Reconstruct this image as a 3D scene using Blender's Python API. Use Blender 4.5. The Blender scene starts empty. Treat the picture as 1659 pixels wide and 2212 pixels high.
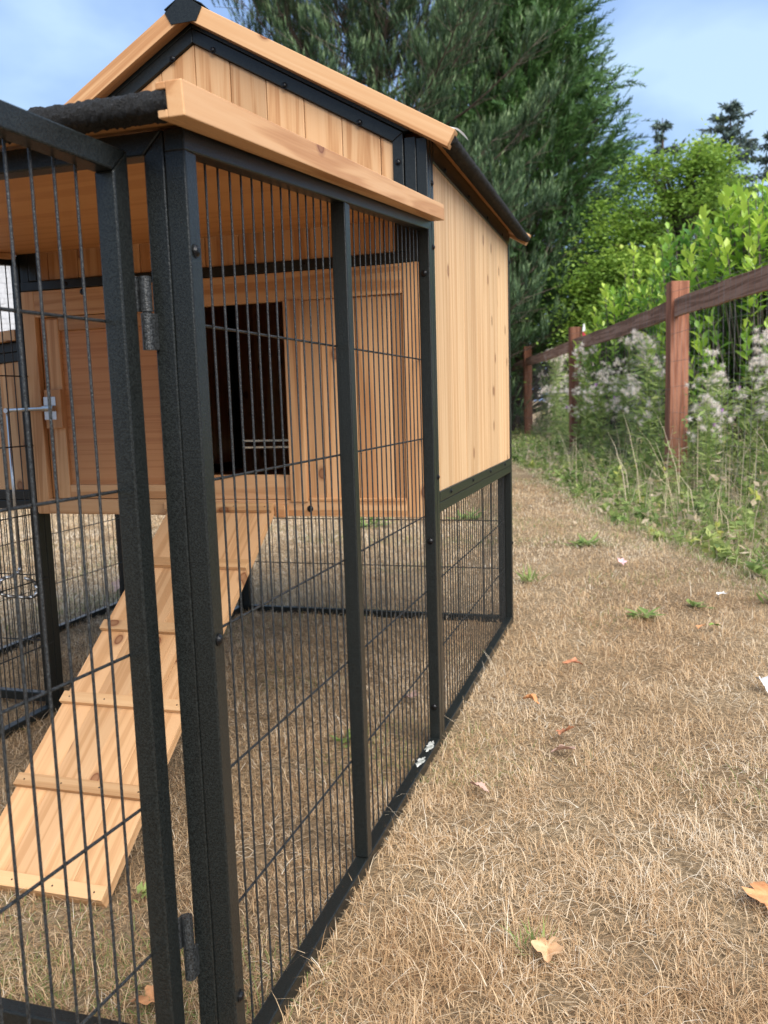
import bpy, bmesh, math, random
import numpy as np
from mathutils import Vector, Matrix, Quaternion

rnd = random.Random(7)
rng = np.random.default_rng(11)
C = bpy.context.scene.collection
SC = bpy.context.scene

# ------------------------------------------------------------------ camera
CAM = Vector((0.461, -0.8526, 0.8229))
yaw, pitch, roll = 0.2944, 0.1257, -0.0293
f = Vector((-math.sin(yaw) * math.cos(pitch), math.cos(yaw) * math.cos(pitch), -math.sin(pitch)))
r0 = Vector((math.cos(yaw), math.sin(yaw), 0)); u0 = r0.cross(f)
r = r0 * math.cos(roll) + u0 * math.sin(roll); u = u0 * math.cos(roll) - r0 * math.sin(roll)
cd = bpy.data.cameras.new('camera'); cam = bpy.data.objects.new('camera', cd); C.objects.link(cam)
m = Matrix((r, u, -f)).transposed().to_4x4(); m.translation = CAM
cam.matrix_world = m
cd.sensor_fit = 'HORIZONTAL'; cd.sensor_width = 36; cd.lens = 36 * 1867.4 / 1659
cd.clip_start = 0.02; cd.clip_end = 600
cd.dof.use_dof = True; cd.dof.focus_distance = 1.45; cd.dof.aperture_fstop = 11.5
SC.camera = cam

# ------------------------------------------------------------------ sky and sun
SUN_EL, SUN_AZ = math.radians(44), math.radians(138)     # azimuth measured from +Y towards +X
w = bpy.data.worlds.new('World'); SC.world = w; w.use_nodes = True
nt = w.node_tree; N = nt.nodes; K = nt.links
bg = N['Background']; bg.inputs['Strength'].default_value = 0.15
sky = N.new('ShaderNodeTexSky'); sky.sky_type = 'NISHITA'; sky.sun_disc = False
sky.sun_elevation = SUN_EL; sky.sun_rotation = SUN_AZ
sky.air_density = 1.0; sky.dust_density = 1.5; sky.ozone_density = 1.0
tc = N.new('ShaderNodeTexCoord'); mp = N.new('ShaderNodeMapping'); mp.inputs['Scale'].default_value = (1.0, 1.0, 2.2)
mp.inputs['Location'].default_value = (0.35, 0.1, 0.0)
n1 = N.new('ShaderNodeTexNoise'); n1.inputs['Scale'].default_value = 3.0; n1.inputs['Detail'].default_value = 5; n1.inputs['Roughness'].default_value = 0.48
n1.inputs['Distortion'].default_value = 0.25
rp = N.new('ShaderNodeValToRGB'); rp.color_ramp.elements[0].position = 0.42; rp.color_ramp.elements[1].position = 0.61
rp.color_ramp.elements[0].color = (1.08, 1.70, 2.98, 1); rp.color_ramp.elements[1].color = (2.0, 2.72, 3.5, 1)
mx = N.new('ShaderNodeMix'); mx.data_type = 'RGBA'; mx.inputs['Factor'].default_value = 0.86
K.new(tc.outputs['Generated'], mp.inputs['Vector']); K.new(mp.outputs['Vector'], n1.inputs['Vector'])
K.new(n1.outputs['Fac'], rp.inputs['Fac']); K.new(sky.outputs['Color'], mx.inputs['A']); K.new(rp.outputs['Color'], mx.inputs['B'])
K.new(mx.outputs['Result'], bg.inputs['Color'])
sd = bpy.data.lights.new('sun', 'SUN'); sun = bpy.data.objects.new('sun', sd); C.objects.link(sun)
sd.energy = 3.6; sd.angle = math.radians(58); sd.color = (1.0, 0.95, 0.87)
sdir = Vector((math.sin(SUN_AZ) * math.cos(SUN_EL), math.cos(SUN_AZ) * math.cos(SUN_EL), math.sin(SUN_EL)))
sun.rotation_euler = (-sdir).to_track_quat('-Z', 'Y').to_euler()
vs = SC.view_settings
SC.display_settings.display_device = 'sRGB'
vs.view_transform = 'Standard'; vs.look = 'None'; vs.exposure = 1.05; vs.gamma = 1; vs.use_curve_mapping = False
SC.cycles.max_bounces = 12; SC.cycles.diffuse_bounces = 7; SC.cycles.transparent_max_bounces = 8

# ------------------------------------------------------------------ materials
def newmat(name):
    mt = bpy.data.materials.new(name); mt.use_nodes = True
    t = mt.node_tree; return mt, t, t.nodes, t.links, t.nodes['Principled BSDF']

def ramp(nodes, stops):
    rp = nodes.new('ShaderNodeValToRGB'); cr = rp.color_ramp
    while len(cr.elements) < len(stops): cr.elements.new(0.5)
    for e, (p, c) in zip(cr.elements, stops):
        e.position = p; e.color = (c[0], c[1], c[2], 1)
    return rp

def metal(name, col, rough=0.31, scale=520, bump=0.42, dist=0.0008, vary=1.55):
    mt, t, n, k, b = newmat(name)
    g = n.new('ShaderNodeNewGeometry')
    nz = n.new('ShaderNodeTexNoise'); nz.inputs['Scale'].default_value = scale; nz.inputs['Detail'].default_value = 1.5; nz.inputs['Distortion'].default_value = 0.6
    k.new(g.outputs['Position'], nz.inputs['Vector'])
    rp = ramp(n, [(0.40, [c * 0.6 for c in col]), (0.62, [c * vary for c in col])])
    k.new(nz.outputs['Fac'], rp.inputs['Fac']); k.new(rp.outputs['Color'], b.inputs['Base Color'])
    bm_ = n.new('ShaderNodeBump'); bm_.inputs['Strength'].default_value = bump; bm_.inputs['Distance'].default_value = dist
    k.new(nz.outputs['Fac'], bm_.inputs['Height']); k.new(bm_.outputs['Normal'], b.inputs['Normal'])
    b.inputs['Roughness'].default_value = rough; b.inputs['Specular IOR Level'].default_value = 0.34
    return mt

def wood(name, axis, nrm, c0, c1, c2, knots=0.80, across=26, rough=0.5, knotcol=(0.17, 0.055, 0.02), contrast=0.75):
    """stretched-noise grain along one object axis, with knots; shifted per object."""
    mt, t, n, k, b = newmat(name)
    co = n.new('ShaderNodeTexCoord'); oi = n.new('ShaderNodeObjectInfo')
    sc = n.new('ShaderNodeVectorMath'); sc.operation = 'SCALE'; sc.inputs['Scale'].default_value = 37.0
    cx = n.new('ShaderNodeCombineXYZ')
    for i in range(3): k.new(oi.outputs['Random'], cx.inputs[i])
    k.new(cx.outputs[0], sc.inputs[0])
    ad = n.new('ShaderNodeVectorMath'); ad.operation = 'ADD'
    k.new(co.outputs['Object'], ad.inputs[0]); k.new(sc.outputs[0], ad.inputs[1])
    def stretched(al, ac):
        mpn = n.new('ShaderNodeMapping'); s = [ac] * 3; s['XYZ'.index(axis)] = al
        mpn.inputs['Scale'].default_value = s; k.new(ad.outputs[0], mpn.inputs['Vector']); return mpn
    m1 = stretched(1.1, across)
    a = n.new('ShaderNodeTexNoise'); a.inputs['Scale'].default_value = 1.0; a.inputs['Detail'].default_value = 3; a.inputs['Distortion'].default_value = 0.9
    k.new(m1.outputs[0], a.inputs['Vector'])
    m2 = stretched(6, 420)
    fb = n.new('ShaderNodeTexNoise'); fb.inputs['Scale'].default_value = 1.0; fb.inputs['Detail'].default_value = 2
    k.new(m2.outputs[0], fb.inputs['Vector'])
    # growth rings
    wv = n.new('ShaderNodeMath'); wv.operation = 'MULTIPLY'; wv.inputs[1].default_value = 26
    k.new(a.outputs['Fac'], wv.inputs[0])
    sn = n.new('ShaderNodeMath'); sn.operation = 'SINE'; k.new(wv.outputs[0], sn.inputs[0])
    mu = n.new('ShaderNodeMath'); mu.operation = 'MULTIPLY_ADD'; mu.inputs[1].default_value = 0.10 * contrast; k.new(sn.outputs[0], mu.inputs[0]); k.new(a.outputs['Fac'], mu.inputs[2])
    ad2 = n.new('ShaderNodeMath'); ad2.operation = 'MULTIPLY_ADD'; ad2.inputs[1].default_value = 0.28 * contrast
    k.new(fb.outputs['Fac'], ad2.inputs[0]); k.new(mu.outputs[0], ad2.inputs[2])
    rp = ramp(n, [(0.42, c0), (0.63, c1), (0.90, c2)])
    k.new(ad2.outputs[0], rp.inputs['Fac'])
    # tone per board
    tn = n.new('ShaderNodeMapRange'); tn.inputs['To Min'].default_value = 0.80; tn.inputs['To Max'].default_value = 1.12
    k.new(oi.outputs['Random'], tn.inputs['Value'])
    tm = n.new('ShaderNodeVectorMath'); tm.operation = 'SCALE'; k.new(rp.outputs['Color'], tm.inputs[0]); k.new(tn.outputs[0], tm.inputs['Scale'])
    # knots
    spx = n.new('ShaderNodeSeparateXYZ'); k.new(ad.outputs[0], spx.inputs[0]); cbx = n.new('ShaderNodeCombineXYZ')
    oth = [c for c in 'XYZ' if c not in (axis, nrm)][0]
    for slot, ch, sc_k in ((0, axis, 9.0), (1, oth, 13.0)):
        mk = n.new('ShaderNodeMath'); mk.operation = 'MULTIPLY'; mk.inputs[1].default_value = sc_k; k.new(spx.outputs['XYZ'.index(ch)], mk.inputs[0]); k.new(mk.outputs[0], cbx.inputs[slot])
    v = n.new('ShaderNodeTexVoronoi'); v.voronoi_dimensions = '2D'; v.inputs['Scale'].default_value = 1.0; k.new(cbx.outputs[0], v.inputs['Vector'])
    sx = n.new('ShaderNodeSeparateColor'); k.new(v.outputs['Color'], sx.inputs[0])
    gt = n.new('ShaderNodeMath'); gt.operation = 'GREATER_THAN'; gt.inputs[1].default_value = knots; k.new(sx.outputs[0], gt.inputs[0])
    kd = ramp(n, [(0.0, (0.62, 0.62, 0.62)), (0.075, (0.72, 0.72, 0.72)), (0.10, (1, 1, 1)), (0.125, (0.45, 0.45, 0.45)), (0.20, (0, 0, 0))])
    k.new(v.outputs['Distance'], kd.inputs['Fac'])
    kk = n.new('ShaderNodeMath'); kk.operation = 'MULTIPLY'; k.new(kd.outputs[0], kk.inputs[0]); k.new(gt.outputs[0], kk.inputs[1])
    mxk = n.new('ShaderNodeMix'); mxk.data_type = 'RGBA'; k.new(kk.outputs[0], mxk.inputs['Factor'])
    k.new(tm.outputs[0], mxk.inputs['A']); mxk.inputs['B'].default_value = (*knotcol, 1)
    k.new(mxk.outputs['Result'], b.inputs['Base Color'])
    bp = n.new('ShaderNodeBump'); bp.inputs['Strength'].default_value = 0.15; bp.inputs['Distance'].default_value = 0.0006
    k.new(ad2.outputs[0], bp.inputs['Height']); k.new(bp.outputs['Normal'], b.inputs['Normal'])
    b.inputs['Roughness'].default_value = rough; b.inputs['Specular IOR Level'].default_value = 0.35
    return mt

def plain(name, col, rough=0.6, metallic=0.0, scale=60, vary=0.25):
    mt, t, n, k, b = newmat(name)
    co = n.new('ShaderNodeTexCoord'); nz = n.new('ShaderNodeTexNoise'); nz.inputs['Scale'].default_value = scale; nz.inputs['Detail'].default_value = 4
    k.new(co.outputs['Object'], nz.inputs['Vector'])
    rp = ramp(n, [(0.3, [c * (1 - vary) for c in col]), (0.7, [min(1, c * (1 + vary)) for c in col])])
    k.new(nz.outputs['Fac'], rp.inputs['Fac']); k.new(rp.outputs['Color'], b.inputs['Base Color'])
    b.inputs['Roughness'].default_value = rough; b.inputs['Metallic'].default_value = metallic
    return mt

def veg(name, stops, trans=0.25, rough=0.55, spec=0.3):
    """foliage: colour picked per blade / leaf through the mesh attribute 'tint'."""
    mt, t, n, k, b = newmat(name)
    at = n.new('ShaderNodeAttribute'); at.attribute_name = 'tint'
    rp = ramp(n, stops); k.new(at.outputs['Fac'], rp.inputs['Fac']); k.new(rp.outputs['Color'], b.inputs['Base Color'])
    b.inputs['Roughness'].default_value = rough; b.inputs['Specular IOR Level'].default_value = spec
    if trans > 0:
        tr = n.new('ShaderNodeBsdfTranslucent'); ms = n.new('ShaderNodeMixShader'); ms.inputs[0].default_value = trans
        k.new(rp.outputs['Color'], tr.inputs['Color']); k.new(b.outputs[0], ms.inputs[1]); k.new(tr.outputs[0], ms.inputs[2])
        k.new(ms.outputs[0], n['Material Output'].inputs['Surface'])
    return mt

BLACK = metal('hammered_black', (0.0095, 0.0112, 0.0108))
WIREM = metal('wire_black', (0.015, 0.0165, 0.0175), rough=0.33, scale=480, bump=0.7, dist=0.0012, vary=2.2)
BOLTM = plain('bolt_black', (0.012, 0.012, 0.013), 0.3, 0.6, 200)
ZINC = plain('zinc_steel', (0.52, 0.54, 0.56), 0.28, 0.95, 40, 0.08)
CED = [(0.42, 0.20, 0.080), (0.56, 0.31, 0.145), (0.64, 0.40, 0.215)]
WX = wood('cedar_x', 'X', 'Y', *CED); WY = wood('cedar_y', 'Y', 'X', *CED); WZ = wood('cedar_z', 'Z', 'Y', *CED)
PALE = [(0.58, 0.335, 0.16), (0.72, 0.465, 0.25), (0.78, 0.555, 0.335)]
PZ = wood('fir_pale_z', 'Z', 'X', *PALE, knots=0.88, contrast=0.6, across=70, knotcol=(0.2, 0.08, 0.03))
RAMPW = wood('ramp_fir', 'Y', 'Z', (0.50, 0.27, 0.120), (0.60, 0.345, 0.168), (0.67, 0.43, 0.235), knots=0.86, contrast=0.5, across=46)
RAMPX = wood('cleat_fir', 'X', 'Z', (0.46, 0.25, 0.11), (0.57, 0.33, 0.155), (0.63, 0.40, 0.21), knots=0.9)
PLY = wood('plywood_x', 'X', 'Z', (0.46, 0.21, 0.075), (0.53, 0.26, 0.10), (0.58, 0.30, 0.125), knots=2.0, across=14, contrast=0.8)
PLYR = wood('plywood_door', 'X', 'Y', (0.52, 0.225, 0.09), (0.60, 0.285, 0.12), (0.66, 0.335, 0.155), knots=2.0, across=110, contrast=0.45)

def felt_mat():
    mt, t, n, k, b = newmat('roofing_felt')
    g = n.new('ShaderNodeNewGeometry'); nz = n.new('ShaderNodeTexNoise'); nz.inputs['Scale'].default_value = 330; nz.inputs['Detail'].default_value = 4; nz.inputs['Roughness'].default_value = 0.8
    k.new(g.outputs['Position'], nz.inputs['Vector'])
    rp = ramp(n, [(0.46, (0.004, 0.004, 0.005)), (0.62, (0.012, 0.013, 0.015)), (0.74, (0.14, 0.14, 0.15))])
    k.new(nz.outputs['Fac'], rp.inputs['Fac']); k.new(rp.outputs['Color'], b.inputs['Base Color'])
    bp = n.new('ShaderNodeBump'); bp.inputs['Strength'].default_value = 1.0; bp.inputs['Distance'].default_value = 0.009
    k.new(nz.outputs['Fac'], bp.inputs['Height']); k.new(bp.outputs['Normal'], b.inputs['Normal']); b.inputs['Roughness'].default_value = 0.75
    return mt
FELT = felt_mat()

# ------------------------------------------------------------------ object helpers
def link(o, parent=None):
    C.objects.link(o)
    if parent is not None: o.parent = parent
    return o

def empty(name, parent=None, loc=(0, 0, 0), rz=0.0):
    o = bpy.data.objects.new(name, None); o.location = loc; o.rotation_euler = (0, 0, rz); o.empty_display_size = 0.1
    return link(o, parent)

def tag(o, label=None, cat=None, group=None, kind=None):
    if label: o['label'] = label
    if cat: o['category'] = cat
    if group: o['group'] = group
    if kind: o['kind'] = kind
    return o

def finish(name, bm, mat, parent=None, smooth=False, fn=None):
    if fn:
        for v in bm.verts: v.co = Vector(fn(v.co))
    me = bpy.data.meshes.new(name); bm.to_mesh(me); bm.free()
    if smooth:
        for p in me.polygons: p.use_smooth = True
    me.materials.append(mat)
    return link(bpy.data.objects.new(name, me), parent)

class MB:
    def __init__(s): s.bm = bmesh.new()
    def box(s, x0, x1, y0, y1, z0, z1, bev=0.002):
        t = bmesh.new(); bmesh.ops.create_cube(t, size=1.0)
        for v in t.verts:
            v.co = Vector(((x0 + x1) / 2 + v.co.x * (x1 - x0), (y0 + y1) / 2 + v.co.y * (y1 - y0), (z0 + z1) / 2 + v.co.z * (z1 - z0)))
        return s._join(t, bev)
    def _join(s, t, bev):
        if bev: bmesh.ops.bevel(t, geom=list(t.edges), offset=bev, segments=2, profile=0.5, affect='EDGES')
        me = bpy.data.meshes.new('tmp'); t.to_mesh(me); t.free(); s.bm.from_mesh(me); bpy.data.meshes.remove(me); return s
    def prism(s, poly, lo, hi, axis='Y', bev=0.0015):
        """polygon in the plane across `axis`, extruded from lo to hi"""
        t = bmesh.new()
        def P(a, b, c): return {'Y': (a, c, b), 'X': (c, a, b), 'Z': (a, b, c)}[axis]
        A = [t.verts.new(P(a, b, lo)) for a, b in poly]; B = [t.verts.new(P(a, b, hi)) for a, b in poly]
        t.faces.new(A); t.faces.new(list(reversed(B)))
        for i in range(len(poly)):
            j = (i + 1) % len(poly); t.faces.new((A[j], A[i], B[i], B[j]))
        bmesh.ops.recalc_face_normals(t, faces=list(t.faces))
        return s._join(t, bev)
    def cyl(s, p0, p1, r, n=12, r2=None):
        p0, p1 = Vector(p0), Vector(p1); d = p1 - p0; q = d.to_track_quat('Z', 'Y'); r2 = r if r2 is None else r2
        A = [s.bm.verts.new(p0 + q @ Vector((math.cos(2 * math.pi * i / n) * r, math.sin(2 * math.pi * i / n) * r, 0))) for i in range(n)]
        B = [s.bm.verts.new(p1 + q @ Vector((math.cos(2 * math.pi * i / n) * r2, math.sin(2 * math.pi * i / n) * r2, 0))) for i in range(n)]
        for i in range(n):
            j = (i + 1) % n; s.bm.faces.new((A[i], A[j], B[j], B[i]))
        s.bm.faces.new(list(reversed(A))); s.bm.faces.new(B); return s
    def tube(s, pts, r, n=10):
        for a, b in zip(pts[:-1], pts[1:]): s.cyl(a, b, r, n)
        for p in pts[1:-1]:
            bmesh.ops.create_icosphere(s.bm, subdivisions=2, radius=r * 1.0, matrix=Matrix.Translation(p))
        return s
    def build(s, name, mat, parent=None, smooth=False, fn=None): return finish(name, s.bm, mat, parent, smooth, fn)

LNG, WID, DEP = 1.0989, 1.114, 1.19          # run length, coop width, house depth
BK = LNG + DEP
T = 0.025
LEAN = -0.0046
def lean(p):
    s = max(0.0, 1 - p[1] / LNG) if p[1] > 0 else 1.0
    return (p[0] + LEAN * p[2] * s, p[1], p[2])

# wires share one unit cylinder
_t = bmesh.new()
bmesh.ops.create_cone(_t, cap_ends=True, segments=8, radius1=1, radius2=1, depth=1)
WIRE_ME = bpy.data.meshes.new('wire'); _t.to_mesh(WIRE_ME); _t.free(); WIRE_ME.materials.append(WIREM)
for p in WIRE_ME.polygons: p.use_smooth = len(p.vertices) == 4
def wire(p0, p1, rad, parent, fn=lean):
    p0, p1 = Vector(fn(p0)), Vector(fn(p1)); d = p1 - p0
    o = bpy.data.objects.new('wire', WIRE_ME); o.rotation_mode = 'QUATERNION'
    o.location = (p0 + p1) / 2; o.rotation_quaternion = d.to_track_quat('Z', 'Y'); o.scale = (rad, rad, d.length)
    return link(o, parent)
# bolts share one domed head, axis +Z
_b = MB()
_b.cyl((0, 0, 0), (0, 0, 0.0012), 0.0075, 14); _b.cyl((0, 0, 0.0012), (0, 0, 0.0036), 0.0065, 14, 0.0042); _b.cyl((0, 0, 0.0036), (0, 0, 0.0044), 0.0042, 14, 0.0022)
BOLT_ME = bpy.data.meshes.new('bolt'); _b.bm.to_mesh(BOLT_ME); _b.bm.free(); BOLT_ME.materials.append(BOLTM)
def bolt(p, axis, parent, s=1.0):
    o = bpy.data.objects.new('bolt', BOLT_ME); o.location = p; o.rotation_mode = 'QUATERNION'
    o.rotation_quaternion = Vector(axis).to_track_quat('Z', 'Y'); o.scale = (s, s, s); return link(o, parent)

ID = lambda p: p
# ================================================================== GROUND
def tri_mesh(name, V, F, tint=None, mat=None, parent=None, smooth=False):
    V = np.asarray(V, np.float32).reshape(-1, 3); F = np.asarray(F, np.int32)
    me = bpy.data.meshes.new(name); nf, k = F.shape
    me.vertices.add(len(V)); me.vertices.foreach_set('co', V.ravel())
    me.loops.add(nf * k); me.loops.foreach_set('vertex_index', F.ravel())
    me.polygons.add(nf); me.polygons.foreach_set('loop_start', np.arange(0, nf * k, k, dtype=np.int32))
    me.polygons.foreach_set('loop_total', np.full(nf, k, np.int32))
    if smooth: me.polygons.foreach_set('use_smooth', np.ones(nf, bool))
    me.update(calc_edges=True)
    if tint is not None:
        a = me.attributes.new('tint', 'FLOAT', 'POINT'); a.data.foreach_set('value', np.asarray(tint, np.float32).ravel())
    me.materials.append(mat)
    return link(bpy.data.objects.new(name, me), parent)

def vnoise(x, y, s, seed=0):
    """smooth value noise on numpy arrays, 0..1"""
    g = np.random.default_rng(seed).random((64, 64)); x = x * s + 31.3; y = y * s + 17.7
    i = np.floor(x).astype(int); j = np.floor(y).astype(int); a = x - i; b = y - j
    a = a * a * (3 - 2 * a); b = b * b * (3 - 2 * b)
    G = lambda p, q: g[p % 64, q % 64]
    return (G(i, j) * (1 - a) + G(i + 1, j) * a) * (1 - b) + (G(i, j + 1) * (1 - a) + G(i + 1, j + 1) * a) * b

def ground_mat():
    mt, t, n, k, b = newmat('dry_lawn_soil')
    co = n.new('ShaderNodeTexCoord')
    a = n.new('ShaderNodeTexNoise'); a.inputs['Scale'].default_value = 1.4; a.inputs['Detail'].default_value = 6
    c = n.new('ShaderNodeTexNoise'); c.inputs['Scale'].default_value = 70; c.inputs['Detail'].default_value = 5; c.inputs['Roughness'].default_value = 0.75
    k.new(co.outputs['Object'], a.inputs['Vector']); k.new(co.outputs['Object'], c.inputs['Vector'])
    r1 = ramp(n, [(0.35, (0.28, 0.19, 0.11)), (0.65, (0.40, 0.295, 0.18))]); k.new(a.outputs['Fac'], r1.inputs['Fac'])
    r2 = ramp(n, [(0.36, (0.35, 0.35, 0.35)), (0.6, (1.05, 1.05, 1.05))]); k.new(c.outputs['Fac'], r2.inputs['Fac'])
    mm = n.new('ShaderNodeMix'); mm.data_type = 'RGBA'; mm.blend_type = 'MULTIPLY'; mm.inputs['Factor'].default_value = 1
    k.new(r1.outputs['Color'], mm.inputs['A']); k.new(r2.outputs['Color'], mm.inputs['B']); k.new(mm.outputs['Result'], b.inputs['Base Color'])
    bp = n.new('ShaderNodeBump'); bp.inputs['Strength'].default_value = 0.8; bp.inputs['Distance'].default_value = 0.02
    k.new(c.outputs['Fac'], bp.inputs['Height']); k.new(bp.outputs['Normal'], b.inputs['Normal'])
    b.inputs['Roughness'].default_value = 0.95; b.inputs['Specular IOR Level'].default_value = 0.1
    return mt
gm = MB(); t_ = gm.bm
vs_ = [t_.verts.new(p) for p in ((-260, -260, 0), (260, -260, 0), (260, 260, 0), (-260, 260, 0))]; t_.faces.new(vs_)
tag(gm.build('ground', ground_mat()), 'dry tan soil and thatch under the lawn', 'ground', None, 'structure')

# fence line and the edge of the weeds
FU = Vector((-0.2506, 0.9681, 0)); FP1 = Vector((0.654, 6.43, 0))
def fence_x(y): return 0.654 - (y - 6.43) * 0.2589
EDGE = np.array([(2.77, 1.02), (3.206, 0.90), (3.766, 0.72), (4.518, 0.40), (5.36, 0.12), (8.33, -0.62), (14, -2.2), (20, -3.6)])
def edge_x(y): return np.interp(y, EDGE[:, 0], EDGE[:, 1], left=1.35)

def blades(name, X, Y, H, Wd, az, leanv, tint, mat, curl=0.6, z0=0.0, kind='stuff'):
    """three-segment tapering curved blades"""
    n = len(X)
    d = np.stack([np.cos(az), np.sin(az), np.zeros(n)], 1); s = np.stack([-np.sin(az), np.cos(az), np.zeros(n)], 1)
    base = np.stack([X, Y, np.full(n, z0)], 1)
    V = np.zeros((n, 7, 3), np.float32)
    for i, tt in enumerate((0, 0.4, 0.75, 1.0)):
        ang = leanv * (1 - curl + curl * tt * 1.6)
        out = H * tt * np.sin(ang); up = np.maximum(H * tt * np.cos(ang), 0.002 + 0.004 * tt)
        c = base + d * out[:, None]; c[:, 2] += up
        if i < 3:
            ww = (Wd * (1, 0.85, 0.55)[i] / 2)[:, None]
            V[:, 2 * i] = c - s * ww; V[:, 2 * i + 1] = c + s * ww
        else: V[:, 6] = c
    o = np.arange(n)[:, None] * 7
    F = np.concatenate([o + np.array([a]) for a in ((0, 1, 3), (0, 3, 2), (2, 3, 5), (2, 5, 4), (4, 5, 6))], 0)
    ob = tri_mesh(name, V, F, np.repeat(tint, 7), mat)
    lb = {'grass': ('short parched tan grass of the lawn', 'grass'), 'straw': ('pale loose straw lying in clumps on the lawn', 'straw'), 'dry_stalks': ('long pale dry stalks leaning out of the fence weeds', 'stalks'), 'weed_stems': ('thin green and dry stems of the fence weeds', 'weeds'), 'long_grass': ('longer green grass at the foot of the weeds', 'grass')}[name]
    return tag(ob, *lb, kind=kind)

DRY = veg('dry_grass', [(0.0, (0.29, 0.17, 0.09)), (0.22, (0.47, 0.300, 0.155)), (0.45, (0.63, 0.445, 0.258)), (0.66, (0.75, 0.585, 0.395)),
                        (0.85, (0.76, 0.64, 0.48)), (0.93, (0.82, 0.74, 0.61)), (0.95, (0.20, 0.25, 0.07)), (1.0, (0.15, 0.23, 0.06))], trans=0.3, rough=0.6, spec=0.2)
def lawn(n, r0, r1, half, p, seed):
    g = np.random.default_rng(seed)
    R = (r0 ** (p) + g.random(n) * (r1 ** p - r0 ** p)) ** (1 / p)
    A = (g.random(n) * 2 - 1) * half + yaw
    X = CAM.x - np.sin(A) * R; Y = CAM.y + np.cos(A) * R
    return X, Y, R, g
def grass_patch(name, n, r0, r1, half, p, seed, wmul=1.0):
    X, Y, R, g = lawn(n, r0, r1, half, p, seed)
    clump = vnoise(X, Y, 16, 3) ; patch = vnoise(X, Y, 1.6, 5) * 0.6 + vnoise(X, Y, 4.5, 6) * 0.4
    keep = (X < edge_x(Y) + 0.25 * g.random(n) + 0.1)
    keep &= ~((X > -0.027) & (X < 0.002) & (Y > -0.01) & (Y < BK + 0.01)); keep &= (g.random(n) < 0.30 + 1.0 * clump)
    for cx, cy in CLUMPS: keep &= ~((np.hypot(X - cx - 0.02, Y - cy + 0.03) < 0.04) & (g.random(n) < 0.75))
    keep &= ~((Y > -0.002) & (Y < 0.027) & (X > -WID) & (X < 0)); keep &= ~((Y > BK - 0.027) & (Y < BK + .003) & (X > -WID - .5) & (X < 0))
    X, Y, R, clump, patch = X[keep], Y[keep], R[keep], clump[keep], patch[keep]; n = len(X)
    under = ((X > -0.70) & (X < -0.36) & (Y > 0.29) & (Y < 1.0))
    H = (0.015 + 0.025 * g.random(n) ** 1.5) * (0.7 + 0.6 * clump)
    H = np.where(under, np.minimum(H, np.maximum(0.008, (Y - 0.30) * 0.6)), H)
    long_ = (g.random(n) < 0.045) & ~under; H = np.where(long_, H * 1.9 + 0.02, H)
    inside = (X < 0) & (X > -WID) & (Y > 0) & (Y < BK); H = np.where(inside, H * 0.85, H)
    W = (0.00075 + 0.0006 * g.random(n)) * np.maximum(1.0, R / 2.3) * wmul
    az = g.random(n) * 6.283 + (vnoise(X, Y, 9, 8) - 0.5) * 3
    ln = np.clip(0.92 + 0.45 * g.standard_normal(n), 0.05, 1.5); ln = np.where(long_, np.clip(ln + 0.35, 0.5, 1.5), ln)
    tint = np.clip(0.22 + 0.62 * (patch - 0.5) + 0.27 + 0.21 * g.standard_normal(n) + np.where(long_, 0.18, 0), 0, 0.92)
    gp = np.clip((vnoise(X, Y, 2.3, 21) - 0.62) * 3.0, 0, 1) * 0.35 + np.clip((X - edge_x(Y) + 0.22) / 0.4, 0, 1) * 0.7
    tint = np.where(g.random(n) < gp * 0.75, 0.95 + 0.05 * g.random(n), tint)
    return blades(name, X, Y, H, W, az, ln, tint, DRY)
CLUMPS = [(0.33, 0.30), (0.20, 0.42), (0.22, 1.34), (0.30, 1.28), (0.60, 1.10), (0.72, 0.92), (0.52, 0.70), (0.12, 0.62), (0.66, 1.55), (0.45, 1.95), (0.25, 2.1), (0.55, 2.75), (-0.25, 0.55), (-0.35, 0.9), (-0.18, 1.6), (0.40, 0.52), (0.28, 0.75)]
def straw():
    g = np.random.default_rng(77); X, Y, A_ = [], [], []
    for cx, cy in CLUMPS:
        k_ = int(30 + 55 * g.random()); a0 = g.random() * 6.283
        X.append(cx + g.normal(0, 0.06, k_)); Y.append(cy + g.normal(0, 0.055, k_)); A_.append(a0 + g.normal(0, 1.6, k_) + 3.14 * (g.random(k_) < .4))
    X, Y, A_ = map(np.concatenate, (X, Y, A_)); n = len(X); ok = ~((X > -0.03) & (X < 0.004)); X, Y, A_ = X[ok], Y[ok], A_[ok]; n = len(X)
    blades('straw', X, Y, 0.025 + 0.045 * g.random(n) ** 1.8, 0.0009 + 0.0009 * g.random(n), A_, np.clip(1.25 + 0.2 * g.standard_normal(n), 0.6, 1.52), np.clip(0.74 + 0.12 * g.standard_normal(n), 0.5, 0.93), DRY, 0.4, 0.006)
straw()
grass_patch('grass', 470000, 0.75, 9.0, math.radians(36), 0.55, 1)
grass_patch('grass', 45000, 7.0, 24.0, math.radians(40), 0.9, 2, 1.3)

# ================================================================== CHICKEN COOP
coop = empty('chicken_coop')
tag(coop, 'black framed wooden chicken coop with wire mesh run, gabled house and open door', 'chicken coop')

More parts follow.
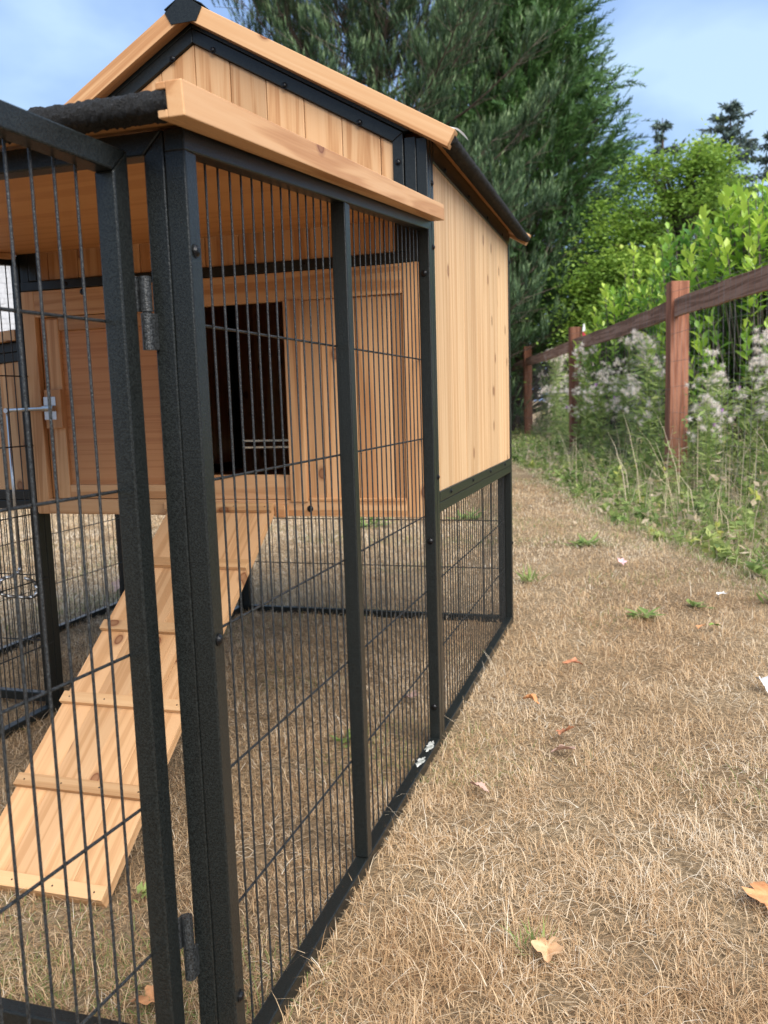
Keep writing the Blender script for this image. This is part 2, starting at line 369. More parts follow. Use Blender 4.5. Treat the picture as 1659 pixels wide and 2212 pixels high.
# --- wire panel along the run's long side
TOPZ = lambda y: 1.0915 + 0.1 * y          # underside of the sloping top tube
def panel_run_side(x0, x1, xw, sgn):
    b = MB()
    b.box(x0, x1, 0, T, 0.0, TOPZ(0.012) + 0.002); b.box(x0, x1, LNG - T, LNG - 0.0008, 0, TOPZ(LNG) + 0.002)
    b.box(x0, x1, 0.5095, 0.5345, 0.0262, TOPZ(0.52) + 0.002)
    b.box(x0 + 0.0004, x1 - 0.0004, T + 0.0004, LNG - T - 0.0004, 0.0, 0.025)
    b.prism([(0, TOPZ(0) + 0.0015), (LNG - 0.001, TOPZ(LNG) + 0.0015), (LNG - 0.001, TOPZ(LNG) + T), (0, TOPZ(0) + T)], x0 + 0.0003, x1 - 0.0003, 'X', 0.002)
    o = b.build('wire_panel', BLACK, coop, fn=lean)
    for i in range(33):
        y = 0.0575 + i * 0.0313
        if abs(y - 0.522) < 0.013 or y > 1.068: continue
        wire((xw, y, 0.012), (xw, y, TOPZ(y) + 0.008), 0.0015, o)
    for z in (0.918, 0.738, 0.558, 0.379, 0.199):
        wire((xw - sgn * 0.0032, 0.012, z), (xw - sgn * 0.0032, LNG - 0.006, z), 0.0018, o)
    return o
pa = panel_run_side(-T, 0, -T + 0.0008, 1)
for y, z in ((0.011, 0.991), (0.0135, 0.118), (0.012, 0.56)):
    bolt(lean((0.0002, y, z)), (1, 0, 0), pa)
for z in (0.102, 0.501, 1.107): bolt((-0.0128, LNG - T - 0.0002, z), (0, -1, 0), pa)
pb = panel_run_side(-WID, -WID + T, -WID + T - 0.0008, -1)
for z in (0.102, 0.501): bolt((-WID + 0.0128, LNG - T - 0.0002, z), (0, -1, 0), pb)

# --- door frame at the end of the run
b = MB()
b.prism([(-0.0502, 0), (-0.0256, 0), (-0.0256, 1.1164), (-0.0502, 1.0918)], 0.0006, T - 0.0003, 'Y', 0.002)
b.prism([(-WID + 0.0256, 0), (-WID + 0.0502, 0), (-WID + 0.0502, 1.0918), (-WID + 0.0256, 1.1164)], 0.0006, T - 0.0003, 'Y', 0.002)
b.prism([(-0.0505, 1.0922), (-0.0258, 1.1168), (-WID + 0.026, 1.1168), (-WID + 0.0505, 1.0922)], 0.0003, T, 'Y', 0.002)
b.box(-WID + 0.0508, -0.0505, 0.001, T - 0.001, 0.018, 0.043, 0.0025)
df = b.build('door_frame', BLACK, coop, fn=lean)

# --- open mesh door, swung outwards
DA = math.atan(0.07); du = Vector((-math.sin(DA), -math.cos(DA), 0)); dv = Vector((-math.cos(DA), math.sin(DA), 0)); DO = Vector((-0.0595, -0.015, 0))
def dt(p): return lean(tuple(DO + du * p[0] + dv * p[1] + Vector((0, 0, p[2]))))
DW, DB, DT = 0.93, 0.035, 1.0945
b = MB()
b.prism([(0, DB), (T, DB + T), (T, DT - T), (0, DT)], 0, T, 'Y', 0.002)
b.prism([(DW, DB), (DW, DT), (DW - T, DT - T), (DW - T, DB + T)], 0, T, 'Y', 0.002)
b.prism([(0.0003, DT), (T + .0003, DT - T), (DW - T, DT - T), (DW, DT)], 0.0003, T - 0.0003, 'Y', 0.002)
b.prism([(0.0003, DB), (DW, DB), (DW - T, DB + T), (T, DB + T)], 0.0003, T - 0.0003, 'Y', 0.002)
door = b.build('door', BLACK, coop, fn=dt); door['label'] = 'open mesh door of the run'
for i in range(28):
    uu = 0.055 + i * 0.0316
    if uu < DW - T: wire((uu, T - 0.001, DB + 0.012), (uu, T - 0.001, DT - 0.012), 0.0016, door, dt)
for z in (0.918, 0.735, 0.550, 0.367, 0.187): wire((0.012, T + 0.0026, z), (DW - 0.012, T + 0.0026, z), 0.0019, door, dt)
def hinge(zl, zm, zh):
    b = MB(); c = Vector((-0.0512, -0.0105, 0))
    b.cyl(c + Vector((0, 0, zl)), c + Vector((0, 0, zm - 0.0008)), 0.0068, 16); b.cyl(c + Vector((0, 0, zm + 0.0008)), c + Vector((0, 0, zh)), 0.0066, 16)
    b.cyl(c + Vector((0, 0, zm - 0.001)), c + Vector((0, 0, zm + 0.001)), 0.005, 12)
    b.box(-0.0598, -0.0572, -0.018, -0.008, zm + .001, zh, 0.0006); b.box(-0.049, -0.0445, -0.0085, 0.0004, zl, zm - .001, 0.0006)
    return b.build('hinge', WIREM, coop, fn=lean)
hinge(0.887, 0.927, 0.965); hinge(0.149, 0.188, 0.228)

# --- sloping roof of the run
RS = math.atan(0.1)
RZ0 = 1.106; RY0 = -0.060
run_roof = empty('run_roof', coop, (0, RY0, RZ0)); run_roof.rotation_euler = (RS, 0, 0)
RL = 1.165
def roofbox(name, mat, boxes, bev=0.0015):
    b = MB()
    for q in boxes: b.box(*q, bev)
    return b.build(name, mat, run_roof)
fas = [(0.0115, 0.0300, 0, RL, 0, 0.0335), (0.0005, 0.0118, 0.0002, RL - .0002, 0.0002, 0.0078), (0.0005, 0.0118, 0.0002, RL - .0002, 0.0262, 0.0333)]
roofbox('fascia_board', WY, fas, 0.0012)
roofbox('fascia_board', WY, [(-WID - q[1], -WID - q[0], *q[2:]) for q in fas], 0.0012)
RIN = 1.1465
roofbox('roof_deck', PLY, [(-WID - 0.010, 0.010, 0.016, RIN, 0.0086, 0.0165)], 0.0005)
b = MB()
prof = [(0.006 - 0.0075 * math.sin(a) , 0.0165 - 0.0095 * math.cos(a)) for a in [math.pi * i / 8 for i in range(9)]]
poly = [(0.034, 0.0062)] + prof + [(RIN, 0.0262), (RIN, 0.0168), (0.012, 0.0168), (0.012, 0.0084), (0.034, 0.0084)]
b.prism([(p[0], p[1]) for p in poly], -WID - 0.0108, 0.0108, 'X', 0)
roofbox('batten', WY, [(-0.052, -0.030, 0.09, 1.10, -0.006, 0.0082), (-WID + 0.030, -WID + 0.052, 0.09, 1.10, -0.006, 0.0082)])
fe = b.build('roofing_felt', FELT, run_roof, smooth=False)
def felt_roll(name, prof, lo, hi, step, axis, parent, amp, seed):
    g = np.random.default_rng(seed); pr = np.array(prof); d = np.r_[0, np.cumsum(np.hypot(*np.diff(pr, axis=0).T))]
    t = np.linspace(0, d[-1], max(6, int(d[-1] / step))); P2 = np.stack([np.interp(t, d, pr[:, 0]), np.interp(t, d, pr[:, 1])], 1)
    tg = np.gradient(P2, axis=0); nr = np.stack([-tg[:, 1], tg[:, 0]], 1); nr /= np.linalg.norm(nr, axis=1)[:, None] + 1e-9
    xs = np.arange(lo, hi, step); m_, n_ = len(t), len(xs)
    h = amp * (g.random((n_, m_)) ** 2.0) + amp * 0.35 * vnoise(np.repeat(xs[:, None], m_, 1), np.repeat(t[None], n_, 0), 140, seed)
    A_ = P2[None, :, 0] + nr[None, :, 0] * h; B_ = P2[None, :, 1] + nr[None, :, 1] * h; X_ = np.repeat(xs[:, None], m_, 1)
    V = np.stack([X_, A_, B_] if axis == 'X' else [A_, X_, B_], -1).reshape(-1, 3)
    i = np.arange((n_ - 1) * (m_ - 1)); q = (i // (m_ - 1)) * m_ + i % (m_ - 1)
    o = tri_mesh(name, V, np.stack([q, q + 1, q + m_ + 1, q + m_], 1), None, FELT, parent); return o
rp_ = [(0.036, 0.0060), (0.012, 0.0064)] + [(p[0] - 0.0004, p[1]) for p in prof] + [(0.05, 0.0264), (0.16, 0.0264)]
felt_roll('felt_edge', rp_, -WID - 0.0105, 0.0100, 0.0030, 'X', run_roof, 0.0026, 3)

# --- house: metal frame
AX = -WID / 2
TH = math.atan(0.573); ct, st, tt = math.cos(TH), math.sin(TH), math.tan(TH)
ZR = 1.7545
GY0, GY1 = LNG - T, LNG
b = MB()
for sx in (1, -1):
    def XX(x): return x if sx > 0 else 2 * AX - x
    def bx(x0, x1, *q): b.box(min(XX(x0), XX(x1)), max(XX(x0), XX(x1)), *q)
    bx(-0.0245, 0.0, LNG + 0.0005, LNG + 0.027, 0.0, 1.398)            # front corner post
    bx(-0.0245, 0.0, BK - T, BK, 0.0, 1.398)                           # back corner post
    bx(-0.050, -0.0252, BK - T + 0.0006, BK - 0.0004, 0.0, 1.40)
    bx(-0.0525, -0.0262, GY0 + 0.002, GY1 - 0.0006, 1.136, 1.402)     # outer gable stile
    bx(-0.0250, -0.0008, GY0 + 0.0014, GY1 - 0.0014, TOPZ(LNG) + 0.028, 1.398)
    bx(-0.0240, -0.0006, LNG + 0.028, BK - T - 0.001, 0.561, 0.5855)  # two rails under the side wall
    bx(-0.0240, 0.0004, LNG + 0.028, BK - T - 0.001, 0.5866, 0.611)
    bx(-0.0240, 0.0006, LNG + 0.028, BK - T - 0.001, 1.356, 1.409)    # eave beam
    bx(-0.0240, -0.0004, LNG + 0.028, BK - T - 0.001, 0.0, 0.025)
    for o_lo, o_hi, ya, yb in ((-0.0742, -0.0465, GY0, GY1), (-0.0452, -0.0300, GY0 + 0.0012, GY1 - 0.001)):
        # rake tubes, as polygons in x-z: vertical cut at the ridge
        zi, zo = ZR + o_lo / ct, ZR + o_hi / ct
        if o_hi < -0.04: xe_i, xe_o = -0.079, -0.0545
        else: xe_i, xe_o = -0.0535, -0.0262
        P = [(AX, zi), (xe_i, zi - (xe_i - AX) * tt), (xe_o, zo - (xe_o - AX) * tt), (AX, zo)]
        b.prism([(XX(x), z) for x, z in P], ya, yb, 'Y', 0.0018)
    P = [(-0.079, 1.1585), (-0.0545, 1.1585), (-0.0545, ZR - 0.0465 / ct - (-0.0545 - AX) * tt), (-0.079, ZR - 0.0742 / ct - (-0.079 - AX) * tt)]
    b.prism([(XX(x), z) for x, z in P], GY0, GY1, 'Y', 0.0018)
b.box(-WID + 0.026, -0.026, GY0 + 0.0006, GY1, 1.1345, 1.158)          # rail under the gable boards
b.box(-WID + 0.0515, -0.0515, BK - T + 0.0008, BK - 0.0008, 0.0, 0.025)
b.box(-WID + 0.0515, -0.0515, BK - T + 0.0008, BK - 0.0008, 0.545, 0.57)
hf = b.build('house_frame', BLACK, coop)
for x, z in ((-0.33, 1.545), (-0.154, 1.444), (-0.505, 1.645), (-0.61, 1.64), (-0.79, 1.545)): bolt((x, GY0 - 0.0002, z), (0, -1, 0), hf)
bolt((-0.0665, GY0 - 0.0002, 1.35), (0, -1, 0), hf)
for y, z in ((LNG + 0.012, 1.307), (LNG + 0.012, 1.168), (LNG + 0.012, 0.647), (BK - 0.012, 1.30), (BK - 0.012, 0.90), (BK - 0.012, 0.3)): bolt((0.0002, y, z), (1, 0, 0), hf, 0.9)
for i in range(4): bolt((0.0005, LNG + 0.15 + i * 0.29, 0.600), (1, 0, 0), hf, 0.8); bolt((0.0008, LNG + 0.15 + i * 0.29, 1.367), (1, 0, 0), hf, 0.8)
for x in (-0.3, -0.7, -0.95): bolt((x, GY0 + 0.0004, 1.146), (0, -1, 0), hf, 0.8)
# wires below the house
for i in range(36):
    y = LNG + 0.045 + i * 0.0313
    if y < BK - 0.03: wire((-T + 0.0008, y, 0.012), (-T + 0.0008, y, 0.565), 0.0015, hf, ID)
for z in (0.383, 0.206): wire((-T - 0.0024, LNG + 0.02, z), (-T - 0.0024, BK - 0.012, z), 0.0018, hf, ID)
for i in range(33):
    x = -0.075 - i * 0.0313
    if x > -WID + 0.052: wire((x, BK - T + 0.002, 0.012), (x, BK - T + 0.002, 0.55), 0.0015, hf, ID)
for z in (0.383, 0.206): wire((-0.04, BK - T - 0.0012, z), (-WID + 0.04, BK - T - 0.0012, z), 0.0018, hf, ID)

# --- gable boards
gable = empty('gable_wall', coop)
edges = [-0.0795, -0.109, -0.1985, -0.288, -0.379, -0.468, AX, -0.647, -0.736, -0.826, -0.916, -1.005, 2 * AX + 0.0795]
zin = lambda x: ZR - 0.0742 / ct - abs(x - AX) * tt - 0.001
for a, c in zip(edges[:-1], edges[1:]):
    a2, c2 = a - 0.0007, c + 0.0007
    P = [(c2, 1.1595), (a2, 1.1595), (a2, zin(a2)), (c2, zin(c2))]
    MB().prism(P, GY0 + 0.008 + rnd.random() * 0.0008, GY0 + 0.019, 'Y', 0.0016).build('plank', WZ, gable)

# --- house roof
hroof = empty('house_roof', coop, (AX, 0, ZR))
SE = 0.7225
def slope_obj(name, mat, polys, dirn):
    """polys: list of ((s,n) polygon, y0, y1, bevel) in the slope's own frame"""
    b = MB()
    for P, ya, yb, bv in polys: b.prism([(dirn * s, n_) for s, n_ in P], ya, yb, 'Y', bv)
    o = b.build(name, mat, hroof); o.rotation_euler = (0, dirn * TH, 0); return o
vc = lambda n_: -n_ * tt     # s of the vertical ridge cut at depth n
def strip(n0, n1, s1=SE, s0=None): return [(vc(n0) if s0 is None else s0, n0), (s1, n0), (s1, n1), (vc(n1) if s0 is None else s0, n1)]
YF, YB = 1.040, BK + 0.055
for dirn in (1, -1):
    slope_obj('rake_board', WX, [(strip(-0.0378, 0), YF, YF + 0.018, 0.0012), (strip(-0.0085, -0.0003), YF + 0.0178, YF + 0.0315, 0.0008), (strip(-0.0378, -0.0290), YF + 0.0178, YF + 0.0315, 0.0008)], dirn)
    slope_obj('rake_board', WX, [(strip(-0.0378, 0), YB - 0.018, YB, 0.0012), (strip(-0.0085, -0.0003), YB - 0.0315, YB - 0.0178, 0.0008), (strip(-0.0378, -0.0290), YB - 0.0315, YB - 0.0178, 0.0008)], dirn)
    slope_obj('roof_deck', PLY, [(strip(-0.0283, -0.0195, SE - 0.008), YF + 0.019, YB - 0.019, 0)], dirn)
    e = SE + 0.006
    arc = [(e - 0.011 + 0.0095 * math.sin(a), -0.0188 + 0.0095 * math.cos(a)) for a in [math.pi * i / 8 for i in range(9)]]
    P = [(vc(-0.0192), -0.0192), (vc(-0.0093), -0.0093)] + arc + [(e - 0.045, -0.0305), (e - 0.045, -0.0286), (e - 0.0125, -0.0286), (e - 0.0125, -0.0192)]
    slope_obj('roofing_felt', FELT, [(P, YF + 0.0186, YB - 0.0186, 0)], dirn)
    rr_ = [(SE - 0.10, -0.0090)] + [(p[0], p[1] + 0.0002) for p in arc] + [(e - 0.04, -0.0308)]
    ro = felt_roll('felt_edge', [(dirn * p[0], p[1]) for p in rr_], YF + 0.019, YB - 0.019, 0.0036, 'Y', hroof, 0.0026 * dirn, 8); ro.rotation_euler = (0, dirn * TH, 0)
b = MB()     # ridge cap: folded strip with a pentagon end plate
cap = [(-0.0475, -0.028), (-0.032, -0.0555), (0.032, -0.0555), (0.0475, -0.028), (0, 0.0065)]
b.prism(cap, YF - 0.0025, YF - 0.0006, 'Y', 0.0004); b.prism(cap, YB + 0.0006, YB + 0.0025, 'Y', 0.0004)
for sg in (1, -1): b.prism([(0, 0.0065), (sg * 0.0475, -0.020), (sg * 0.0475, -0.0225), (0, 0.0040)], YF - 0.0024, YB + 0.0024, 'Y', 0)
b.build('ridge_cap', BLACK, hroof)

# --- pale boarded side wall
side = empty('side_wall', coop)
ys = [LNG + 0.0275, 1.30, 1.475, 1.66, 1.84, 2.03, 2.17, BK - T - 0.0008]
for a, c in zip(ys[:-1], ys[1:]):
    MB().box(-0.016, -0.0035 - rnd.random() * 0.0006, a + 0.0003, c - 0.0003, 0.6105, 1.36, 0.0008).build('plank', PZ, side)
# far walls and floor of the house
rear = empty('rear_wall', coop)
xs = np.linspace(-WID + 0.026, -0.026, 12)
for a, c in zip(xs[:-1], xs[1:]):
    mid = (a + c) / 2; zt = ZR - 0.034 / ct - abs(mid - AX) * tt - 0.03
    b = MB()
    if -1.10 < mid < -0.52:
        b.box(a + .0002, c - .0002, BK - 0.022, BK - 0.009, 0.571, 0.6595, 0.0005); b.box(a + .0002, c - .0002, BK - 0.022, BK - 0.009, 0.6665, 0.6855, 0.0005); b.box(a + .0002, c - .0002, BK - 0.022, BK - 0.009, 0.6925, zt, 0.0005)
    else: b.box(a + .0002, c - .0002, BK - 0.022, BK - 0.009, 0.571, zt, 0.0005)
    b.build('plank', WZ, rear)
far = empty('partition_wall', coop)
for a, c in zip(np.linspace(LNG + 0.028, BK - T, 8)[:-1], np.linspace(LNG + 0.028, BK - T, 8)[1:]):
    MB().box(-WID + 0.005, -WID + 0.017, a + .0003, c - .0003, 0.558, 1.40, 0.0006).build('plank', WZ, far)
MB().box(-WID + 0.02, -0.026, LNG + 0.001, BK - 0.026, 0.565, 0.580, 0.001).build('house_floor', WX, coop)

# --- wooden front of the house (seen through the run)
fw = empty('house_front', coop)
FY = GY0
XL, XR = -WID + 0.0262, -0.0262
def fb(name, mat, x0, x1, z0, z1, y0=FY, y1=FY + 0.018, bev=0.0016, par=fw):
    return MB().box(x0, x1, y0, y1, z0, z1, bev).build(name, mat, par)
fb('board', WZ, XL, -1.0505, 0.556, 1.1335)
fb('board', WZ, -0.0665, XR, 0.556, 1.1335)
fb('board', WX, -1.0500, -0.0670, 1.0670, 1.1330)
fb('board', WX, -1.0500, -0.0670, 0.5560, 0.5955)
fb('board', WX, -0.62, -0.3575, 0.5965, 0.6565, FY + 0.006, FY + 0.020)
fb('board', WZ, -0.655, -0.6205, 0.5965, 1.066, FY + 0.004, FY + 0.018)
fb('backing', PLY, -1.05, -0.69, 0.5965, 1.066, FY + 0.0185, FY + 0.023, 0.0005)
hd = empty('pop_door', coop)
fb('rail', WX, -0.9840, -0.690, 1.0305, 1.0655, FY + 0.004, FY + 0.016, par=hd)
fb('rail', WX, -0.9840, -0.690, 0.5970, 0.6325, FY + 0.004, FY + 0.016, par=hd)
fb('stile', WZ, -1.0205, -0.9848, 0.5970, 1.0600, FY + 0.004, FY + 0.016, par=hd)
fb('stile', WZ, -0.6895, -0.660, 0.5970, 1.0655, FY + 0.004, FY + 0.016, par=hd)
fb('bead', WZ, -0.7005, -0.6945, 0.6330, 1.0300, FY + 0.005, FY + 0.012, 0.001, par=hd)
fb('panel', PLYR, -0.9846, -0.6945, 0.6328, 1.0300, FY + 0.0125, FY + 0.018, 0.0004, par=hd)
sp = empty('sliding_panel', coop)
fb('post', WZ, -0.3565, -0.3120, 0.5905, 1.0685, FY - 0.006, FY + 0.012, 0.003, par=sp)
pe = [-0.3118, -0.2690, -0.226, -0.183, -0.140, -0.097, -0.0675]
for a, c in zip(pe[:-1], pe[1:]): fb('plank', WZ, a + 0.0006, c - 0.0006, 0.5965, 1.0665, FY + 0.006 + rnd.random() * 0.001, FY + 0.016, 0.0022, par=sp)
fb('sill', WX, -0.310, -0.0680, 0.5930, 0.6010, FY - 0.0015, FY + 0.006, 0.0015, par=fw)
for x, z in ((-0.308, 0.575), (-0.218, 1.121), (-0.901, 1.123), (-0.66, 1.121), (-0.80, 0.575)): bolt((x, FY - 0.0002, z), (0, -1, 0), fw, 1.05)

# --- latch: block, bracket, cross rod, hanging pull with loop handle
lat = empty('latch', coop)
fb('block', WZ, -1.034, -0.984, 0.781, 0.882, FY - 0.008, FY + 0.0038, 0.0018, par=lat)
b = MB(); b.box(-1.036, -1.000, FY - 0.0096, FY - 0.0082, 0.804, 0.827, 0.0005); b.box(-1.036, -1.000, FY - 0.0096, FY - 0.0082, 0.840, 0.863, 0.0005)
b.cyl((-1.035, FY - 0.015, 0.8335), (-1.002, FY - 0.015, 0.8335), 0.0078, 16); b.build('bracket', ZINC, lat, fn=ID)
b = MB(); b.cyl((-1.128, FY - 0.034, 0.8315), (-1.004, FY - 0.015, 0.8338), 0.0048, 14); b.cyl((-1.131, FY - 0.0405, 0.831), (-1.131, FY - 0.0275, 0.831), 0.0066, 14)
b.build('rod', ZINC, lat)
hx, hy = -1.131, FY - 0.034
b = MB(); pts = [(hx, hy, 0.829), (hx, hy, 0.415), (hx - 0.003, hy - 0.002, 0.405), (hx - 0.012, hy - 0.007, 0.398)]
e1 = Vector((0.42, 0.90, 0)).normalized()
def LP(a, z): return Vector((hx, hy, 0)) + e1 * a + Vector((0, 0, z))
loop = [(-0.018, 0.3955), (-0.045, 0.394), (-0.058, 0.386), (-0.063, 0.371), (-0.058, 0.355), (-0.044, 0.346), (-0.015, 0.338), (0.018, 0.329), (0.034, 0.331), (0.042, 0.343), (0.040, 0.361), (0.030, 0.374), (0.010, 0.385)]
b.tube([Vector(p) for p in pts] + [LP(*q) for q in loop], 0.0044, 10)
b.build('pull_handle', ZINC, lat, smooth=True)

# --- ramp
RA = math.atan2(0.565, 0.754)
rmp = empty('ramp', coop, (0, 0.30, 0.0)); rmp.rotation_euler = (RA, 0, 0)
re_ = [-0.672, -0.602, -0.531, -0.463, -0.392]
for a, c in zip(re_[:-1], re_[1:]): MB().box(a + 0.0002, c - 0.0002, 0.0, 0.945, -0.0005, 0.0175 + rnd.random() * 0.0006, 0.0006).build('plank', RAMPW, rmp)
for d in (0.0, 0.181, 0.366, 0.553, 0.741, 0.925):
    cl = MB().box(-0.674, -0.390, d, d + 0.025, 0.0184, 0.0285, 0.0012).build('cleat', RAMPX, rmp)
    for q in range(4): bolt((-0.655 + q * 0.082, d + 0.012, 0.0284), (0, 0, 1), cl, 0.22)
MB().box(-0.390, -0.364, FY - 0.026, FY - 0.001, 0.556, 0.584, 0.002).build('ramp_block', WX, coop)
MB().box(-0.70, -0.392, FY - 0.012, FY - 0.001, 0.566, 0.590, 0.002).build('ramp_ledge', WX, coop)

# --- low wing on the far side
wing = empty('nest_wing', coop)
WX0 = -1.665
b = MB()
b.box(WX0, WX0 + T, LNG + .0005, LNG + T, 0, 0.985); b.box(WX0, WX0 + T, BK - T, BK, 0, 0.985)
b.box(WX0 + T + .0006, -WID - 0.0006, LNG + .001, LNG + T - .001, 0.022, 0.047); b.box(WX0 + T + .0006, -WID - 0.0006, LNG + .001, LNG + T - .001, 0.565, 0.5895)
b.box(WX0 + T + .0006, -WID - 0.0006, LNG, LNG + T, 0.5905, 0.6165)
b.prism([(-WID - 0.0006, 0.962), (-WID - 0.0006, 0.9865), (WX0, 0.9485), (WX0, 0.925)], LNG + .0012, LNG + T - .0012, 'Y', 0.0015)
b.prism([(-WID - 0.0006, 0.9875), (-WID - 0.0006, 1.012), (WX0, 0.974), (WX0, 0.9495)], LNG + .0002, LNG + T, 'Y', 0.0015)
b.box(WX0 + .0004, WX0 + T - .0004, LNG + T + .0006, BK - T - .0006, 0, 0.025); b.box(WX0 + .0004, WX0 + T - .0004, LNG + T + .0006, BK - T - .0006, 0.565, 0.61)
wf = b.build('wing_frame', BLACK, wing)
for i in range(37):
    y = LNG + 0.045 + i * 0.0313
    if y < BK - 0.03: wire((WX0 + T + 0.001, y, 0.012), (WX0 + T + 0.001, y, 0.57), 0.0014, wf, ID)
for z in (0.377, 0.19): wire((WX0 + T + 0.004, LNG + 0.012, z), (WX0 + T + 0.004, BK - 0.012, z), 0.0017, wf, ID)
for i in range(17):
    x = -WID - 0.030 - i * 0.0313
    if x > WX0 + 0.03: wire((x, LNG + T + 0.001, 0.03), (x, LNG + T + 0.001, 0.57), 0.0014, wf, ID)
for z in (0.377, 0.19): wire((WX0 + 0.012, LNG + T + 0.004, z), (-WID - 0.001, LNG + T + 0.004, z), 0.0017, wf, ID)
wxs = np.linspace(WX0 + T, -WID - 0.002, 9)
for a, c in zip(wxs[:-1], wxs[1:]): MB().prism([(a + .0004, 0.617), (c - .0004, 0.617), (c - .0004, 0.9615 - (-WID - c) * 0.0685), (a + .0004, 0.9615 - (-WID - a) * 0.0685)], LNG + 0.005, LNG + 0.016, 'Y', 0.0015).build('plank', WZ, wing)
for a, c in zip(np.linspace(LNG + T, BK - T, 8)[:-1], np.linspace(LNG + T, BK - T, 8)[1:]): MB().box(WX0 + 0.004, WX0 + 0.016, a + .0003, c - .0003, 0.611, 0.955, 0.001).build('plank', WZ, wing)
MB().prism([(-WID - 0.003, 1.013), (-WID - 0.003, 1.041), (WX0 - 0.04, 1.000), (WX0 - 0.04, 0.972)], LNG - 0.024, LNG - 0.002, 'Y', 0.0015).build('fascia_board', WX, wing)
MB().prism([(-WID - 0.003, 1.016), (-WID - 0.003, 1.034), (WX0 - 0.035, 0.993), (WX0 - 0.035, 0.975)], LNG - 0.0015, BK + 0.03, 'Y', 0.001).build('roofing_felt', FELT, wing)
MB().box(WX0 + 0.03, -WID - 0.004, LNG + 0.03, BK - 0.03, 0.575, 0.588, 0.001).build('wing_floor', WX, wing)

# ================================================================== FENCE
RAILM = wood('weathered_rail', 'X', 'Y', (0.17, 0.083, 0.050), (0.31, 0.162, 0.105), (0.45, 0.30, 0.225), knots=0.9, across=30, rough=0.85, knotcol=(0.03, 0.02, 0.015))
def post_mat():
    mt = wood('treated_post', 'Z', 'Y', (0.16, 0.060, 0.033), (0.27, 0.110, 0.064), (0.33, 0.165, 0.105), knots=0.9, across=22, rough=0.85, knotcol=(0.05, 0.02, 0.012))
    t = mt.node_tree; n = t.nodes; k = t.links; b = n['Principled BSDF']
    co = n.new('ShaderNodeTexCoord'); mpn = n.new('ShaderNodeMapping'); mpn.inputs['Scale'].default_value = (70, 70, 22)
    v = n.new('ShaderNodeTexVoronoi'); v.inputs['Randomness'].default_value = 0.35
    k.new(co.outputs['Object'], mpn.inputs[0]); k.new(mpn.outputs[0], v.inputs['Vector'])
    mr = n.new('ShaderNodeMapRange'); mr.inputs['From Min'].default_value = 0.12; mr.inputs['From Max'].default_value = 0.3; mr.inputs['To Min'].default_value = 0.45; mr.inputs['To Max'].default_value = 1.0
    k.new(v.outputs['Distance'], mr.inputs['Value'])
    src = b.inputs['Base Color'].links[0].from_socket
    ms = n.new('ShaderNodeVectorMath'); ms.operation = 'SCALE'; k.new(src, ms.inputs[0]); k.new(mr.outputs[0], ms.inputs['Scale']); k.new(ms.outputs[0], b.inputs['Base Color'])
    return mt
POSTM = post_mat()
FWIRE = plain('galvanised_wire', (0.20, 0.195, 0.19), 0.5, 0.6, 30)
fence = empty('rail_fence', None, (FP1.x, FP1.y, 0))
tag(fence, 'weathered brown post and rail fence with wire netting running through weeds', 'fence')
fa = math.atan2(FU.y, FU.x)      # local x runs along the fence, away from the camera
offs = [-4.4, 0.0, 4.45, 9.3, 13.9]
tops = [1.72, 1.70, 1.72, 1.78, 1.74]
PS = 0.142
def floc(s, l, z=0): # along, across (towards +X side), up, relative to fence origin
    p = FU * s + Vector((FU.y, -FU.x, 0)) * l; return Vector((p.x, p.y, z))
for s, tz in zip(offs, tops):
    b = MB(); b.box(0, PS, -PS, 0, -0.3, tz, 0.004)
    o = b.build('post', POSTM, fence); o.location = floc(s, 0); o.rotation_euler = (rnd.uniform(-.006, .006), rnd.uniform(-.006, .006), fa)
for i in range(len(offs) - 1):
    a, c = offs[i] + PS - 0.02, offs[i + 1] + 0.006
    L_ = c - a; bm = bmesh.new(); n_ = 14; rows = []
    for q in range(n_ + 1):
        xx = L_ * q / n_; sag = -0.018 * math.sin(math.pi * q / n_) + 0.004 * math.sin(q * 2.1 + i); tw = 0.006 * math.sin(q * 1.3 + i * 2)
        rows.append([bm.verts.new((xx, y + (tw if z > 1.5 else 0), z + sag)) for y, z in ((-0.022, 1.428), (-0.058, 1.428), (-0.058, 1.566), (-0.022, 1.566))])
    for q in range(n_):
        for e in range(4): bm.faces.new((rows[q][e], rows[q][(e + 1) % 4], rows[q + 1][(e + 1) % 4], rows[q + 1][e]))
    bm.faces.new(rows[0]); bm.faces.new(list(reversed(rows[-1]))); bmesh.ops.recalc_face_normals(bm, faces=list(bm.faces))
    o = finish('rail', bm, RAILM, fence); o.location = floc(a, 0); o.rotation_euler = (0, 0, fa)
    # wire netting of this bay
    b = MB(); rr = 0.0013
    for z in (0.12, 0.30, 0.48, 0.68, 0.88, 1.08, 1.28, 1.62):
        zz = z + rnd.uniform(-.015, .015)
        pts = [(a - PS + (c - a + PS) * q / 6, -0.146 - 0.0 + 0.02 * math.sin(q * 1.7 + z * 9) * 0.3, zz + (0 if z < 1.5 else -0.06 * math.sin(math.pi * q / 6)) + rnd.uniform(-.004, .004)) for q in range(7)]
        for p0, p1 in zip(pts[:-1], pts[1:]): b.cyl(p0, p1, rr, 4)
    xx = a - PS + 0.05
    while xx < c:
        b.cyl((xx, -0.1465, 0.05), (xx + rnd.uniform(-.01, .01), -0.1465, 1.55), rr * 0.85, 3); xx += 0.10
    o = b.build('wire_netting', FWIRE, fence); o['kind'] = 'stuff'; o.location = floc(0, 0); o.rotation_euler = (0, 0, fa)
# the netting sits on the coop side of the posts
for o in list(fence.children):
    if o.name.startswith('wire_netting'): o.location = o.location + Vector((-FU.y, FU.x, 0)) * 0.0 + floc(0, -0.144)

